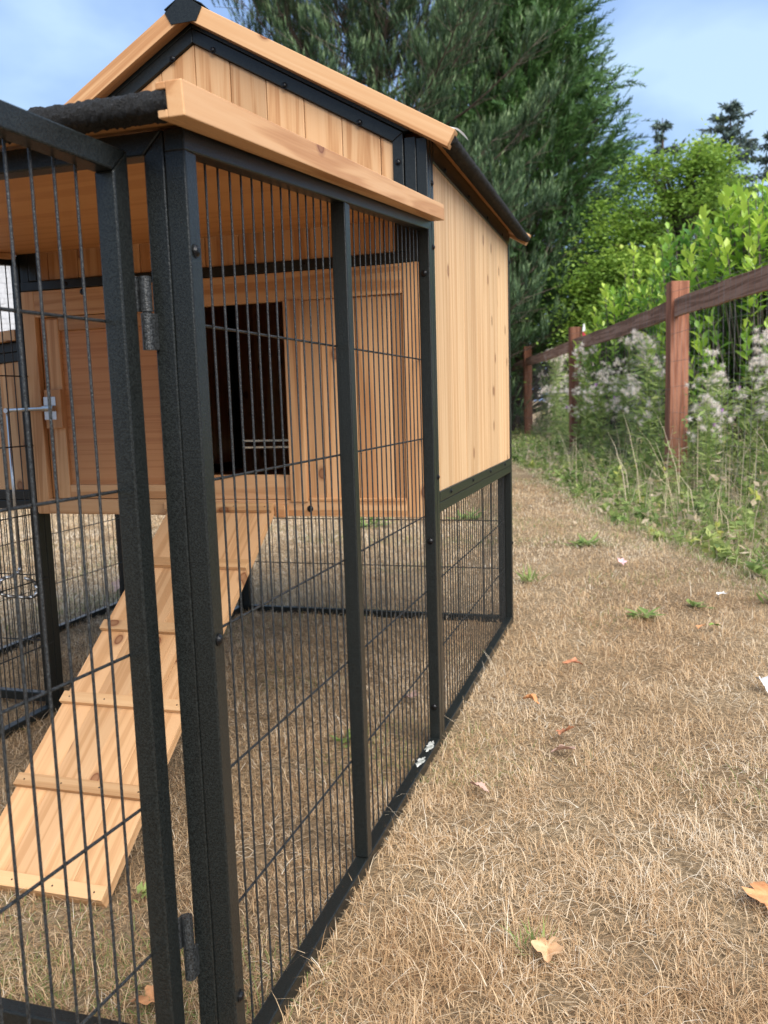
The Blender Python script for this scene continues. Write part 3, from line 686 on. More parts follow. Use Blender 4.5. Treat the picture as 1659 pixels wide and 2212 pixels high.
# ================================================================== FOLIAGE BUILDERS
def unit(v): return v / np.maximum(np.linalg.norm(v, axis=-1, keepdims=True), 1e-9)
def perp(a, g):
    q = g.standard_normal(a.shape); q -= (q * a).sum(-1, keepdims=True) * a; return unit(q)
def leaf_tris(P, D, S, L_, W_, fold=0.0):
    """rhombic leaves: base P, direction D, side S, length and width -> verts (n,4,3), quads"""
    L_ = np.asarray(L_)[:, None]; W_ = np.asarray(W_)[:, None]
    V = np.stack([P, P + D * L_ * 0.45 + S * W_ * 0.5, P + D * L_, P + D * L_ * 0.45 - S * W_ * 0.5], 1)
    return V
def quads(n, off=0): return np.arange(n * 4).reshape(n, 4) + off
def tubes_mesh(segs, sides=5):
    """segs: list of (p0,p1,r0,r1) -> V,F"""
    V = []; F = []; o = 0
    for p0, p1, r0_, r1_ in segs:
        p0 = np.array(p0, float); p1 = np.array(p1, float); d = p1 - p0; d = d / (np.linalg.norm(d) + 1e-9)
        a = np.cross(d, (0, 0, 1.0) if abs(d[2]) < 0.9 else (1.0, 0, 0)); a /= np.linalg.norm(a); b_ = np.cross(d, a)
        for k_ in range(sides):
            t = 2 * math.pi * k_ / sides; V.append(p0 + (a * math.cos(t) + b_ * math.sin(t)) * r0_)
        for k_ in range(sides):
            t = 2 * math.pi * k_ / sides; V.append(p1 + (a * math.cos(t) + b_ * math.sin(t)) * r1_)
        for k_ in range(sides):
            j = (k_ + 1) % sides; F.append((o + k_, o + j, o + sides + j, o + sides + k_))
        o += 2 * sides
    return np.array(V), np.array(F)
BARK = plain('conifer_bark', (0.075, 0.052, 0.04), 0.9, 0, 14, 0.5)
TWIG = plain('pine_twig', (0.085, 0.065, 0.048), 0.9, 0, 14, 0.4)
GREYBARK = plain('grey_bark', (0.10, 0.085, 0.065), 0.9, 0, 14, 0.4)

# ------------------------------------------------------------------ pine
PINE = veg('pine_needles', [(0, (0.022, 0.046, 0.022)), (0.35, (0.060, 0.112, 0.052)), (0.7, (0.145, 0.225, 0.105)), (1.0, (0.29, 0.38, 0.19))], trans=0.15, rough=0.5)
def pine(loc, height, label, seed=3):
    g = np.random.default_rng(seed)
    root = empty('pine_tree', None, loc); tag(root, label, 'tree')
    segs = []; sb, sdir, sl = [], [], []
    zt = np.linspace(0, height, 12)
    for a, c in zip(zt[:-1], zt[1:]): segs.append(((0.05 * math.sin(a), 0.03 * a * 0.3, a), (0.05 * math.sin(c), 0.03 * c * 0.3, c), 0.17 * (1 - a / height) + 0.02, 0.17 * (1 - c / height) + 0.015))
    tw = []
    z = 0.5
    while z < height - 0.25:
        fz = z / height
        R = 4.5 * (1 - fz) ** 0.5 * (0.86 + 0.28 * g.random()) if fz > 0.12 else 3.9 * (0.8 + 0.3 * g.random())
        nl = 7; a0 = g.random() * 6.28
        for i in range(nl):
            az = a0 + 6.283 * i / nl + g.normal(0, 0.22); R1 = R * (0.66 + 0.38 * g.random())
            el = 0.10 + 0.55 * fz + g.normal(0, 0.10)
            pts = [np.array([0, 0, z])]; d = np.array([math.cos(az) * math.cos(el), math.sin(az) * math.cos(el), math.sin(el)])
            ns = 7
            for q in range(ns):
                d = d + np.array([0, 0, 0.06 + 0.02 * q]) * (0.6 if fz < 0.4 else 0.8) + g.normal(0, 0.06, 3); d /= np.linalg.norm(d); pts.append(pts[-1] + d * R1 / ns)
            for q in range(ns): segs.append((pts[q], pts[q + 1], 0.034 * (1 - q / ns) * R1 / 4 + 0.005, 0.034 * (1 - (q + 1) / ns) * R1 / 4 + 0.004))
            nsec = int(20 + 11 * R1 / 4)
            for _ in range(nsec):
                tpos = 0.24 + 0.78 * g.random() ** 0.75; tpos = min(tpos, 0.999); k_ = int(tpos * ns); p = pts[k_] + (pts[k_ + 1] - pts[k_]) * (tpos * ns - k_)
                ld = pts[k_ + 1] - pts[k_]; ld /= np.linalg.norm(ld); sd_ = np.cross(ld, (0, 0, 1.0)); sd_ /= np.linalg.norm(sd_) + 1e-9
                dd = ld * (0.5 + 0.5 * g.random()) + sd_ * g.choice((-1, 1)) * (0.5 + 0.6 * g.random()) + np.array([0, 0, g.normal(0.12, 0.28)]); dd /= np.linalg.norm(dd)
                ln = 0.28 + 0.55 * g.random(); tw.append((p, p + dd * ln, 0.006, 0.003))
                for q in range(4):
                    if p[2] > 9.2 and g.random() < 0.5 or p[1] > 0.7 and g.random() < 0.6: continue
                    fr = 0.25 + 0.78 * g.random(); ax = dd * 0.40 + np.array([0, 0, 0.95 + 0.4 * g.random()]) + g.normal(0, 0.20, 3)
                    sb.append(p + dd * ln * fr); sdir.append(ax / np.linalg.norm(ax)); sl.append(0.24 + 0.18 * g.random())
        z += (0.31 if z < 8.9 else 0.62) + 0.05 * g.random()
    V, F = tubes_mesh(segs, 6); tri_mesh('trunk', V, F, None, BARK, root)
    V, F = tubes_mesh(tw, 3); tri_mesh('twigs', V, F, None, TWIG, root)['kind'] = 'stuff'
    sb = np.array(sb); sdir = np.array(sdir); sl = np.array(sl); n = len(sb); nn = 34
    P = np.repeat(sb, nn, 0); A = np.repeat(sdir, nn, 0); S_ = np.repeat(sl, nn)
    tpos = np.tile(np.linspace(0.0, 1.0, nn), n) + g.normal(0, .04, n * nn)
    rad = perp(A, g); base = P + A * (S_ * tpos)[:, None]
    sp_ = np.where(tpos > 0.85, 0.25, 0.50)[:, None]
    D = unit(A * 0.70 + rad * sp_); ln = 0.085 + 0.045 * g.random(n * nn); side_ = unit(np.cross(D, A + 0.01))
    wv = 0.0090 + 0.004 * g.random(n * nn)
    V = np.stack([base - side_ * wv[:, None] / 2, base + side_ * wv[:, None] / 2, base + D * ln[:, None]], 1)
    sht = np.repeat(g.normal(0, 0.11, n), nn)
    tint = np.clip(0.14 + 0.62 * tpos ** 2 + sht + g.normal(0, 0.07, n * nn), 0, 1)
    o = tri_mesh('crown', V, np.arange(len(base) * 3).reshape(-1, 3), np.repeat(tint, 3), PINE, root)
    return root
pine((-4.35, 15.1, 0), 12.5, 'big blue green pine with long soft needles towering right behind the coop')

# ------------------------------------------------------------------ cypress
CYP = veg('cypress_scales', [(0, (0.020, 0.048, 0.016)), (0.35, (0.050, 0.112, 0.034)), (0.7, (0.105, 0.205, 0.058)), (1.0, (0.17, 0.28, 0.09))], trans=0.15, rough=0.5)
def cypress(loc, height, rmax, label, seed=4):
    g = np.random.default_rng(seed)
    root = empty('cypress_tree', None, loc); tag(root, label, 'tree')
    segs = [((0, 0, 0), (0, 0, height * 0.5), 0.3, 0.17), ((0, 0, height * 0.5), (0, 0, height * .97), 0.17, 0.02)]
    B_, D_, L_ = [], [], []
    nb = 1750
    for i in range(nb):
        z = 0.3 + (height - 0.5) * (i / nb) ** 1.15; fz = z / height
        R = rmax * (1 - fz) ** 0.85 * (0.80 + 0.25 * g.random()); az = i * 2.39996 + g.normal(0, .2)
        if g.random() < 0.05: R *= 1.24
        el = 0.35 + 0.5 * fz + g.normal(0, 0.12)
        d = np.array([math.cos(az) * math.cos(el), math.sin(az) * math.cos(el), math.sin(el)])
        segs.append(((0, 0, z), tuple(np.array([0, 0, z]) + d * R * 0.9), 0.022, 0.006))
        for q in range(12):
            tq = 0.32 + 0.68 * (q / 11.0) ** 0.8
            p = np.array([0, 0, z]) + d * R * tq + g.normal(0, 0.10, 3) * (1.2 - tq)
            dd = d + g.normal(0, 0.38, 3) + np.array([0, 0, 0.10]); dd /= np.linalg.norm(dd)
            if p[2] > 11.5 and q % 2: continue
            B_.append(p); D_.append(dd); L_.append((0.30 + 0.26 * g.random()) * (0.9 if q < 11 else 1.2))
    V, F = tubes_mesh(segs, 4); tri_mesh('trunk', V, F, None, BARK, root)
    B_ = np.array(B_); D_ = np.array(D_); L_ = np.array(L_); n = len(B_); nn = 19
    S_ = perp(D_, g)
    P = np.repeat(B_, nn, 0); A = np.repeat(D_, nn, 0); S2 = np.repeat(S_, nn, 0); LL = np.repeat(L_, nn)
    tpos = np.tile(np.linspace(0.02, 1.0, nn), n); sg = np.tile(np.where(np.arange(nn) % 2 == 0, 1, -1), n)
    base = P + A * (LL * tpos)[:, None] - np.array([0, 0, 1.0]) * (0.16 * LL * tpos ** 2.2)[:, None]
    ang = np.where(tpos > 0.95, 0.0, 0.62)
    Dd = unit(A * np.cos(ang)[:, None] + S2 * (sg * np.sin(ang))[:, None] + g.normal(0, 0.22, (n * nn, 3)))
    ln = LL * (0.30 - 0.20 * tpos) + 0.035; sv = unit(np.cross(Dd, np.cross(A, S2) + g.normal(0, .3, A.shape)))
    wv = (0.024 + 0.014 * g.random(n * nn))[:, None]
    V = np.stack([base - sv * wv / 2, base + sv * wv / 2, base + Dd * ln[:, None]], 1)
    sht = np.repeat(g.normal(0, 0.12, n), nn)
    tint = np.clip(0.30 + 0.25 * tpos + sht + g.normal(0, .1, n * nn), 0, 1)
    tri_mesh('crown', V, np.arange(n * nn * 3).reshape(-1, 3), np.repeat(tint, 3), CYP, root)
    return root
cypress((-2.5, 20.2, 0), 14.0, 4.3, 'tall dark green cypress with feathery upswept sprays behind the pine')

# ------------------------------------------------------------------ distant spruces
SPR = veg('spruce_needles', [(0, (0.030, 0.050, 0.042)), (0.5, (0.065, 0.100, 0.082)), (1.0, (0.11, 0.15, 0.125))], trans=0.1)
def spruce(loc, height, rmax, label, seed, sparse=1.0, leanx=0.0):
    g = np.random.default_rng(seed)
    root = empty('spruce_tree', None, loc); tag(root, label, 'tree', 'spruces on the skyline')
    top = np.array([leanx, 0, height])
    segs = [((0, 0, 0), tuple(top * 0.6), 0.28, 0.14), (tuple(top * 0.6), tuple(top), 0.14, 0.015)]
    B_, D_, W_ = [], [], []
    z = height * 0.35
    while z < height - 0.1:
        fz = (height - z) / height
        for i in range(7):
            if g.random() > sparse: continue
            az = g.random() * 6.283; R = rmax * (fz / 0.6) ** 0.8 * (0.45 + 0.75 * g.random()) + 0.10
            c = top * (z / height)
            d = np.array([math.cos(az), math.sin(az), 0.0]); prev = c; ns = 6
            for q in range(ns):
                zz = 0.12 - 0.42 * (q / ns) + (0.35 if q >= 4 else 0); p = prev + (d + np.array([0, 0, zz])) * R / ns
                segs.append((tuple(prev), tuple(p), 0.02, 0.014)); 
                for _ in range(int(5 + 3 * R)):
                    t = g.random(); B_.append(prev + (p - prev) * t); v = d * 0.5 + g.normal(0, 0.55, 3) + np.array([0, 0, -0.45]); D_.append(v / np.linalg.norm(v)); W_.append(0.14 + 0.16 * g.random())
                prev = p
        z += 0.46 + 0.16 * g.random()
    V, F = tubes_mesh(segs, 4); tri_mesh('trunk', V, F, None, BARK, root)
    B_ = np.array(B_); D_ = np.array(D_); W_ = np.array(W_); n = len(B_)
    V = leaf_tris(B_, D_, perp(D_, g), W_ * 1.25, W_ * 0.40)
    tri_mesh('crown', V, quads(n), np.repeat(np.clip(g.normal(0.5, 0.2, n), 0, 1), 4), SPR, root)
    return root
spruce((1.45, 41.0, 0), 12.9, 2.7, 'thin ragged spruce with a leaning tip on the skyline beside the cypress', 5, 0.55, -0.35)
spruce((4.35, 46.4, 0), 14.9, 5.2, 'full tiered spruce rising tallest above the bright maple', 6, 1.0)
spruce((6.4, 46.6, 0), 13.5, 3.8, 'small pointed spruce at the edge of the skyline above the laurel', 7, 0.8)
spruce((5.35, 49.0, 0), 12.0, 2.6, 'short slim spruce half hidden between two taller spruces', 8, 0.8)

# ------------------------------------------------------------------ maple
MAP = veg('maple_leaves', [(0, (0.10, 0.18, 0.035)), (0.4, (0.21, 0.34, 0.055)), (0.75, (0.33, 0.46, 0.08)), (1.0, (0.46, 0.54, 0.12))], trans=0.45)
def maple(loc, height, rad, label, seed=9):
    g = np.random.default_rng(seed)
    root = empty('maple_tree', None, loc); tag(root, label, 'tree')
    segs = [((0, 0, 0), (0, 0, 1.6), 0.13, 0.11)]; B_ = []; T_ = []
    for i in range(190):
        az = g.random() * 6.283; fz = g.random() ** 0.8; z = 1.0 + (height - 1.3) * fz
        rr = rad * math.sin(math.pi * (0.16 + 0.80 * fz)) ** 0.7 * (0.45 + 0.62 * g.random()) * (1 + 0.22 * math.sin(3 * az + 5 * fz)); z += 0.45 * math.sin(2.3 * az + 1.0) * fz
        c = np.array([math.cos(az) * rr, math.sin(az) * rr, z])
        segs.append(((0, 0, max(0.9, z - 1.3)), tuple(c * np.array([.5, .5, 1]) - np.array([0, 0, .35])), 0.035, 0.018)); segs.append((tuple(c * np.array([.5, .5, 1]) - np.array([0, 0, .35])), tuple(c), 0.018, 0.006))
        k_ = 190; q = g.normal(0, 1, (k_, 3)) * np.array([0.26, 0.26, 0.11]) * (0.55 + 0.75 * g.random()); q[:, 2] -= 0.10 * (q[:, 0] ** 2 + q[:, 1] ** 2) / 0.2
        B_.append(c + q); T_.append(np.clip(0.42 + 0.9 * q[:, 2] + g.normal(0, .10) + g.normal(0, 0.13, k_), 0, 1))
    V, F = tubes_mesh(segs, 5); tri_mesh('trunk', V, F, None, GREYBARK, root)
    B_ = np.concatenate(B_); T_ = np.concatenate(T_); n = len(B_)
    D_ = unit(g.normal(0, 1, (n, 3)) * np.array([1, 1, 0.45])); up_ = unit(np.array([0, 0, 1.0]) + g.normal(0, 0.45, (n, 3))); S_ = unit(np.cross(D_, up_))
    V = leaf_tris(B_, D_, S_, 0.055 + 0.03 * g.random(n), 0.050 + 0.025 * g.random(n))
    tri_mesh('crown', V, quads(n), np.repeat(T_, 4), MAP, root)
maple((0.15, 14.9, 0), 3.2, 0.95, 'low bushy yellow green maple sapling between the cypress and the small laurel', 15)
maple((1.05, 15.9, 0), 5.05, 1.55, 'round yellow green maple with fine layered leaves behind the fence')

# ------------------------------------------------------------------ laurels
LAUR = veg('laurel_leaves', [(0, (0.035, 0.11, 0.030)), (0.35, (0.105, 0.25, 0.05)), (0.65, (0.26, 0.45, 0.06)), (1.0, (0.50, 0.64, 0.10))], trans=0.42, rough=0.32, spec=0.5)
def leaf_mesh(tv):
    me = bpy.data.meshes.new('leaf')
    pts = [(0, 0, 0), (0.28, 0.165, 0.045), (0.66, 0.215, 0.04), (1, 0, -0.10), (0.66, -0.215, 0.04), (0.28, -0.165, 0.045), (0.28, 0, 0.0), (0.62, 0, -0.012)]
    fc = [(0, 6, 1), (1, 6, 7, 2), (2, 7, 3), (0, 5, 6), (5, 4, 7, 6), (4, 3, 7)]
    me.from_pydata(pts, [], fc); a = me.attributes.new('tint', 'FLOAT', 'POINT'); a.data.foreach_set('value', [tv] * 8)
    for p in me.polygons: p.use_smooth = True
    me.materials.append(LAUR); return me
LEAFS = [leaf_mesh(v) for v in (0.1, 0.22, 0.34, 0.46, 0.58, 0.70, 0.82, 0.95)]
LP_ = np.array([(0, 0, 0), (0.28, 0.165, 0.045), (0.66, 0.215, 0.04), (1, 0, -0.10), (0.66, -0.215, 0.04), (0.28, -0.165, 0.045), (0.28, 0, 0.0), (0.62, 0, -0.012)])
LF_ = np.array([(0, 6, 1), (1, 6, 7), (1, 7, 2), (2, 7, 3), (0, 5, 6), (5, 4, 7), (5, 7, 6), (4, 3, 7)])
def laurel(loc, label, shoots, bright, nparts, seed, size=0.138):
    """shoots: (x,y,z) tip positions relative to loc"""
    g = np.random.default_rng(seed)
    root = empty('laurel_shrub', None, loc); tag(root, label, 'shrub', 'laurels behind the fence')
    segs = []; L0 = []
    for (x, y, z, bq) in shoots:
        b0 = np.array([x * 0.18, y * 0.18, 0.0]); mid = np.array([x * 0.7, y * 0.7, z * 0.55]); tip = np.array([x, y, z])
        segs += [(b0, mid, 0.014, 0.010), (mid, tip, 0.010, 0.004)]
        ax = (tip - mid); ax = ax / np.linalg.norm(ax); ax = ax + g.normal(0, 0.15, 3) + np.array([0, 0, .25]); ax /= np.linalg.norm(ax)
        nl = int(11 + 6 * g.random())
        for i in range(nl):
            tq = i / (nl - 1); p = tip - ax * 0.42 * (1 - tq); a = i * 2.4 + g.random(); sp_ = 1.30 - 0.85 * tq + g.normal(0, .1)
            e = np.cross(ax, (0.3, 0.5, 0.8)); e /= np.linalg.norm(e); e2 = np.cross(ax, e)
            d = ax * math.cos(sp_) + (e * math.cos(a) + e2 * math.sin(a)) * math.sin(sp_); d /= np.linalg.norm(d)
            upv = ax * 0.8 + np.array([0, 0, 0.6]) + g.normal(0, .15, 3); s = np.cross(upv, d); s /= np.linalg.norm(s) + 1e-9
            n_ = np.cross(d, s)
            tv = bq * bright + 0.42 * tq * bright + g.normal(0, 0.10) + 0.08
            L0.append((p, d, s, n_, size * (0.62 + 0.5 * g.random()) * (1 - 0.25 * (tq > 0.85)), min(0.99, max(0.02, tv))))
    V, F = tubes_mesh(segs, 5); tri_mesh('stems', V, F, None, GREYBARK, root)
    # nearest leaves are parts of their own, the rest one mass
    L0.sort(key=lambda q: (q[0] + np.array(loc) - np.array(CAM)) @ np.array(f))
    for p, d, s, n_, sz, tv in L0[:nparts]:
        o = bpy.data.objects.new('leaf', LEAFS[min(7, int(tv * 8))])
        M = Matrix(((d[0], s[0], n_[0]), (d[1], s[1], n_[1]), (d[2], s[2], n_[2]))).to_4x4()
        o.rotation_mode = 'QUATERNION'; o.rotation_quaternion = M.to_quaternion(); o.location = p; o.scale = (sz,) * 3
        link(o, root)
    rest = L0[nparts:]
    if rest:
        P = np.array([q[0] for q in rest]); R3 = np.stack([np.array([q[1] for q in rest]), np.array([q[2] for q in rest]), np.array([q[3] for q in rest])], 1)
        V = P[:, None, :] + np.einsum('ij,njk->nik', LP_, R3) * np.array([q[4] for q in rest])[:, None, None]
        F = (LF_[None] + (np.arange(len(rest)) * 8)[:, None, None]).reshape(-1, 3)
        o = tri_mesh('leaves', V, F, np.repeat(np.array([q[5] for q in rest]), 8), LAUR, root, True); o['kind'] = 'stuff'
    return root
def shoots_in(g, n, rx, ry, z0, z1, inner=0.25):
    out = []
    for i in range(n):
        a = g.random() * 6.283; q = math.sqrt(g.random()); fz = g.random() ** 0.8
        prof = math.sin(math.pi * (0.25 + 0.62 * fz)) ** 0.8
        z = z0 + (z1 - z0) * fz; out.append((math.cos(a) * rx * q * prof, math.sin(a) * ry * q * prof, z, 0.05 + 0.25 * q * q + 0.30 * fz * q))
    return out
g_ = np.random.default_rng(21)
sa = shoots_in(g_, 165, 0.66, 0.6, 0.45, 2.15) + [(0.05, -0.1, 2.6, .6), (-0.05, 0, 2.35, .6), (0.30, -0.1, 2.55, .6), (0.25, -.2, 2.3, .55), (-0.28, -0.2, 2.1, .6), (0.12, -.25, 2.25, .6), (0.4, -.1, 2.2, .5), (-0.40, -0.1, 1.85, .6), (-0.18, -.3, 1.95, .6), (0.2, -.35, 2.0, .6), (0.0, -.4, 2.1, .6)]
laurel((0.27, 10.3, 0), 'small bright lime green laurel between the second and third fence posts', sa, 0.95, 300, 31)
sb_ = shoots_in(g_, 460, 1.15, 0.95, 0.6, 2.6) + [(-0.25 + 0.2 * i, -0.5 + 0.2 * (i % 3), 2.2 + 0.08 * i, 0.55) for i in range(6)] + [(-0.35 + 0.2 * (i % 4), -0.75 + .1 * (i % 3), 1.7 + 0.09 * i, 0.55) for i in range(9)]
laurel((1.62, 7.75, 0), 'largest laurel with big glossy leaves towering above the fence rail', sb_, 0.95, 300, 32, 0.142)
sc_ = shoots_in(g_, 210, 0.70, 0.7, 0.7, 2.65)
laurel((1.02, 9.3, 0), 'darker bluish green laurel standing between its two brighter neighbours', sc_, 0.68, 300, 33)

# ================================================================== WEEDS ALONG THE FENCE
WEED = veg('weed_greens', [(0, (0.105, 0.160, 0.050)), (0.3, (0.210, 0.300, 0.085)), (0.6, (0.350, 0.420, 0.140)), (0.78, (0.48, 0.53, 0.18)), (0.86, (0.58, 0.58, 0.13)), (0.90, (0.50, 0.38, 0.24)), (1.0, (0.70, 0.59, 0.43))], trans=0.42, rough=0.6)
def weeds():
    g = np.random.default_rng(41)
    n = 7000
    Y = 2.2 + 15.0 * g.random(n) ** 1.35; dd = g.random(n) ** 0.85 * 2.1
    ex = edge_x(Y); X = ex + 0.03 + dd
    hf_ = np.clip(dd / 1.0, 0, 1); 
    fd = np.clip((X - fence_x(Y) - 0.06) / 0.45, 0, 1); H = (0.07 + 0.36 * hf_ * np.clip(1.25 - (Y - 3) / 9.0, 0.5, 1.0) + 0.52 * fd) * (0.35 + 0.9 * g.random(n)) * (0.55 + 0.9 * vnoise(X, Y, 2.2, 9))
    H *= np.where((X - fence_x(Y)) > 0.7, 0.6, 1.0); H *= np.clip(0.55 + (Y - 2.0) / 5.5, 0.55, 1.0)
    H = np.minimum(H, 1.0)
    keep = (X > ex); X, Y, H, dd = X[keep], Y[keep], H[keep], dd[keep]; n = len(X)
    az = g.random(n) * 6.283; ln = np.abs(g.normal(0.18, 0.22, n)); dry = g.random(n) < 0.42; ln = np.where(dry, ln + 0.35, ln)
    # stems: blades of width 4 mm
    tint_s = np.where(dry, 0.93 + 0.07 * g.random(n), 0.35 + 0.2 * g.random(n))
    blades('weed_stems', X, Y, H, np.where(dry, 0.0040, 0.0045) * np.ones(n), az, ln, tint_s, WEED, 0.8)
    n2 = 650; Y2 = 2.5 + 11 * g.random(n2) ** 1.3; X2 = edge_x(Y2) + 0.15 + 1.0 * g.random(n2)
    blades('dry_stalks', X2, Y2, (0.30 + 0.55 * g.random(n2)) * np.clip(1.25 - (Y2 - 3) / 10, 0.5, 1), 0.0045 * np.ones(n2), g.random(n2) * 6.283, np.abs(g.normal(0.5, 0.35, n2)), 0.92 + 0.08 * g.random(n2), WEED, 0.8)
    k_ = 20; P = np.repeat(np.stack([X, Y, np.zeros(n)], 1), k_, 0); HH = np.repeat(H, k_); A = np.repeat(az, k_); Ln = np.repeat(ln, k_)
    tq = 0.12 + 0.88 * g.random(n * k_); ang = Ln * (0.2 + 1.28 * tq)
    P = P + np.stack([np.cos(A) * HH * tq * np.sin(ang), np.sin(A) * HH * tq * np.sin(ang), HH * tq * np.cos(ang)], 1)
    D_ = unit(np.stack([g.normal(0, 1, n * k_), g.normal(0, 1, n * k_), g.normal(0.15, .5, n * k_)], 1)); S_ = perp(D_, g)
    broad = np.repeat(g.random(n) < np.where(dd < 0.9, 0.45, 0.18), k_)
    lw = np.where(broad, 0.030, 0.0085) * (0.7 + 0.6 * g.random(n * k_)); ll = np.where(broad, 0.052, 0.052) * (0.6 + 0.8 * g.random(n * k_))
    base_t = np.repeat(np.clip(g.normal(0.42, 0.17, n) + 0.35 * (vnoise(X, Y, 1.1, 12) - 0.5), 0.02, 0.82), k_)
    tint = np.clip(base_t + g.normal(0, .09, n * k_), 0, 0.86); dr = np.repeat(dry, k_); tint = np.where(dr, 0.88 + 0.12 * g.random(n * k_), tint)
    sel = ~(dr & (g.random(n * k_) < 0.7))
    V = leaf_tris(P[sel], D_[sel], S_[sel], ll[sel], lw[sel])
    o = tri_mesh('weed_leaves', V, quads(sel.sum()), np.repeat(tint[sel], 4), WEED); tag(o, 'small narrow leaves of the weeds along the fence', 'weeds', kind='stuff')
    # long grass at the foot of the weeds
    n = 15000; Y = 1.9 + 11 * g.random(n) ** 1.3; X = edge_x(Y) - 0.05 + 0.85 * g.random(n) ** 1.1
    dd = X - edge_x(Y); H = (0.04 + 0.16 * np.clip(dd + 0.05, 0, 0.6) / 0.6) * np.clip(1.2 - (Y - 3) / 9, 0.5, 1) * (0.6 + 0.8 * g.random(n)); R = np.hypot(X - CAM.x, Y - CAM.y)
    tint = np.where(g.random(n) < 0.42 + 0.3 * (dd < 0), 0.9 + 0.1 * g.random(n), np.clip(g.normal(0.36, .14, n), 0, 0.8))
    blades('long_grass', X, Y, H, (0.0022 + 0.0014 * g.random(n)) * np.maximum(1, R / 3.5), g.random(n) * 6.283, np.clip(g.normal(0.75, .4, n), 0, 1.5), tint, WEED, 0.7)
weeds()

# ------------------------------------------------------------------ thistles gone to seed
FLUFF = veg('thistle_down', [(0, (0.46, 0.35, 0.27)), (0.5, (0.84, 0.77, 0.70)), (1.0, (0.92, 0.89, 0.85))], trans=0.4, rough=0.9, spec=0.1)
PURP = plain('thistle_purple', (0.38, 0.17, 0.42), 0.7)
def thistle(seed, height, nheads, purple=False):
    g = np.random.default_rng(seed)
    root = empty('thistle')
    segs = []; tips = []
    top = np.array([g.normal(0, .06), g.normal(0, .06), height]); prev = np.zeros(3)
    for q in range(5):
        p = top * (q + 1) / 5 + np.append(g.normal(0, .012, 2), 0); segs.append((prev, p, 0.006 - 0.0008 * q, 0.005 - 0.0008 * q)); prev = p
    for i in range(nheads):
        zb = height * (0.52 + 0.45 * g.random()); az = g.random() * 6.283; ln = 0.08 + 0.16 * g.random()
        b0 = top * zb / height; tip = b0 + np.array([math.cos(az) * ln * 0.75, math.sin(az) * ln * 0.75, ln * 0.8]); segs.append((b0, tip, 0.003, 0.002)); tips.append(tip)
    tips.append(top)
    V, F = tubes_mesh(segs, 4); tri_mesh('stem', V, F, np.full(len(V), 0.5), WEED, root)
    n = 150; z = height * (0.05 + 0.88 * g.random(n)); az = g.random(n) * 6.283
    P = np.stack([top[0] * z / height, top[1] * z / height, z], 1); D_ = unit(np.stack([np.cos(az), np.sin(az), g.normal(0.25, .45, n)], 1))
    V = leaf_tris(P, D_, perp(D_, g), 0.06 + 0.09 * g.random(n), 0.014 + 0.012 * g.random(n))
    tri_mesh('leaves', V, quads(n), np.repeat(np.clip(g.normal(.38, .14, n), 0, .8), 4), WEED, root)
    # down: each head a ball of fine threads that spills to one side
    VV, TT = [], []
    wind = np.array([0.5, -0.2, -0.35])
    for tip in tips:
        for s_ in range(2 + int(g.random() * 2.4)):
            c = tip + g.normal(0, 0.020, 3) + wind * 0.03 * s_; m_ = 60
            D2 = unit(g.normal(0, 1, (m_, 3)) + wind * 0.55 * (0.4 + s_)); L2 = 0.018 + 0.030 * g.random(m_); S2 = perp(D2, g)
            w2 = 0.0035
            VV.append(np.stack([c - S2 * w2 / 2, c + S2 * w2 / 2, c + D2 * L2[:, None]], 1)); TT.append(np.clip(g.normal(0.55, .2, m_), 0, 1))
    VV = np.concatenate(VV); TT = np.concatenate(TT)
    tri_mesh('seed_down', VV, np.arange(len(VV) * 3).reshape(-1, 3), np.repeat(TT, 3), FLUFF, root)
    if purple:
        b = MB()
        for tip in tips[:2]: b.cyl(tip + np.array([0, 0, 0.0]), tip + np.array([0.004, 0, 0.03]), 0.006, 8, 0.014)
        b.build('flower', PURP, root)
    return root
def copy_tree(o, parent=None):
    c = o.copy(); C.objects.link(c); c.parent = parent
    for ch in list(o.children): copy_tree(ch, c)
    return c
protos = [thistle(51, 1.15, 9), thistle(52, 1.0, 7), thistle(53, 1.25, 10), thistle(54, 0.95, 8, True)]
spots = []
def spot(px, py, depth, tops_, lab):   # a place, by sight line and distance, with the height of its tip
    spots.append((px, py, depth, tops_, lab))
used = [False] * 4
def place_thistle(x, y, kind, sc, rz, lab, grp):
    p = protos[kind]; o = p if not used[kind] else copy_tree(p); used[kind] = True
    o.location = (x, y, 0); o.scale = (sc, sc, sc); o.rotation_euler = (0, 0, rz); tag(o, lab, 'thistle', grp)
gt = np.random.default_rng(61)
def band(y0, y1, off0, off1, n, lab, grp, s0, s1):
    for i in range(n):
        y = y0 + (y1 - y0) * (i + gt.random()) / n; x = fence_x(y) + off0 + (off1 - off0) * gt.random()
        place_thistle(x, y, int(gt.random() * 4), s0 + (s1 - s0) * gt.random(), gt.random() * 6.28, lab, grp)
band(5.2, 6.25, -0.05, 0.65, 13, 'thistle gone to white down in the gap right of the tall near fence post', 'thistles right of the near post', 0.82, 1.0)
band(6.6, 10.3, -0.05, 0.65, 24, 'thistle gone to white down between the near post and the middle post', 'thistles between near and middle posts', 0.84, 1.1)
band(10.9, 15.5, 0.15, 0.9, 22, 'pale seeding thistle among the weeds around the two farthest fence posts', 'thistles around the far posts', 0.95, 1.25)

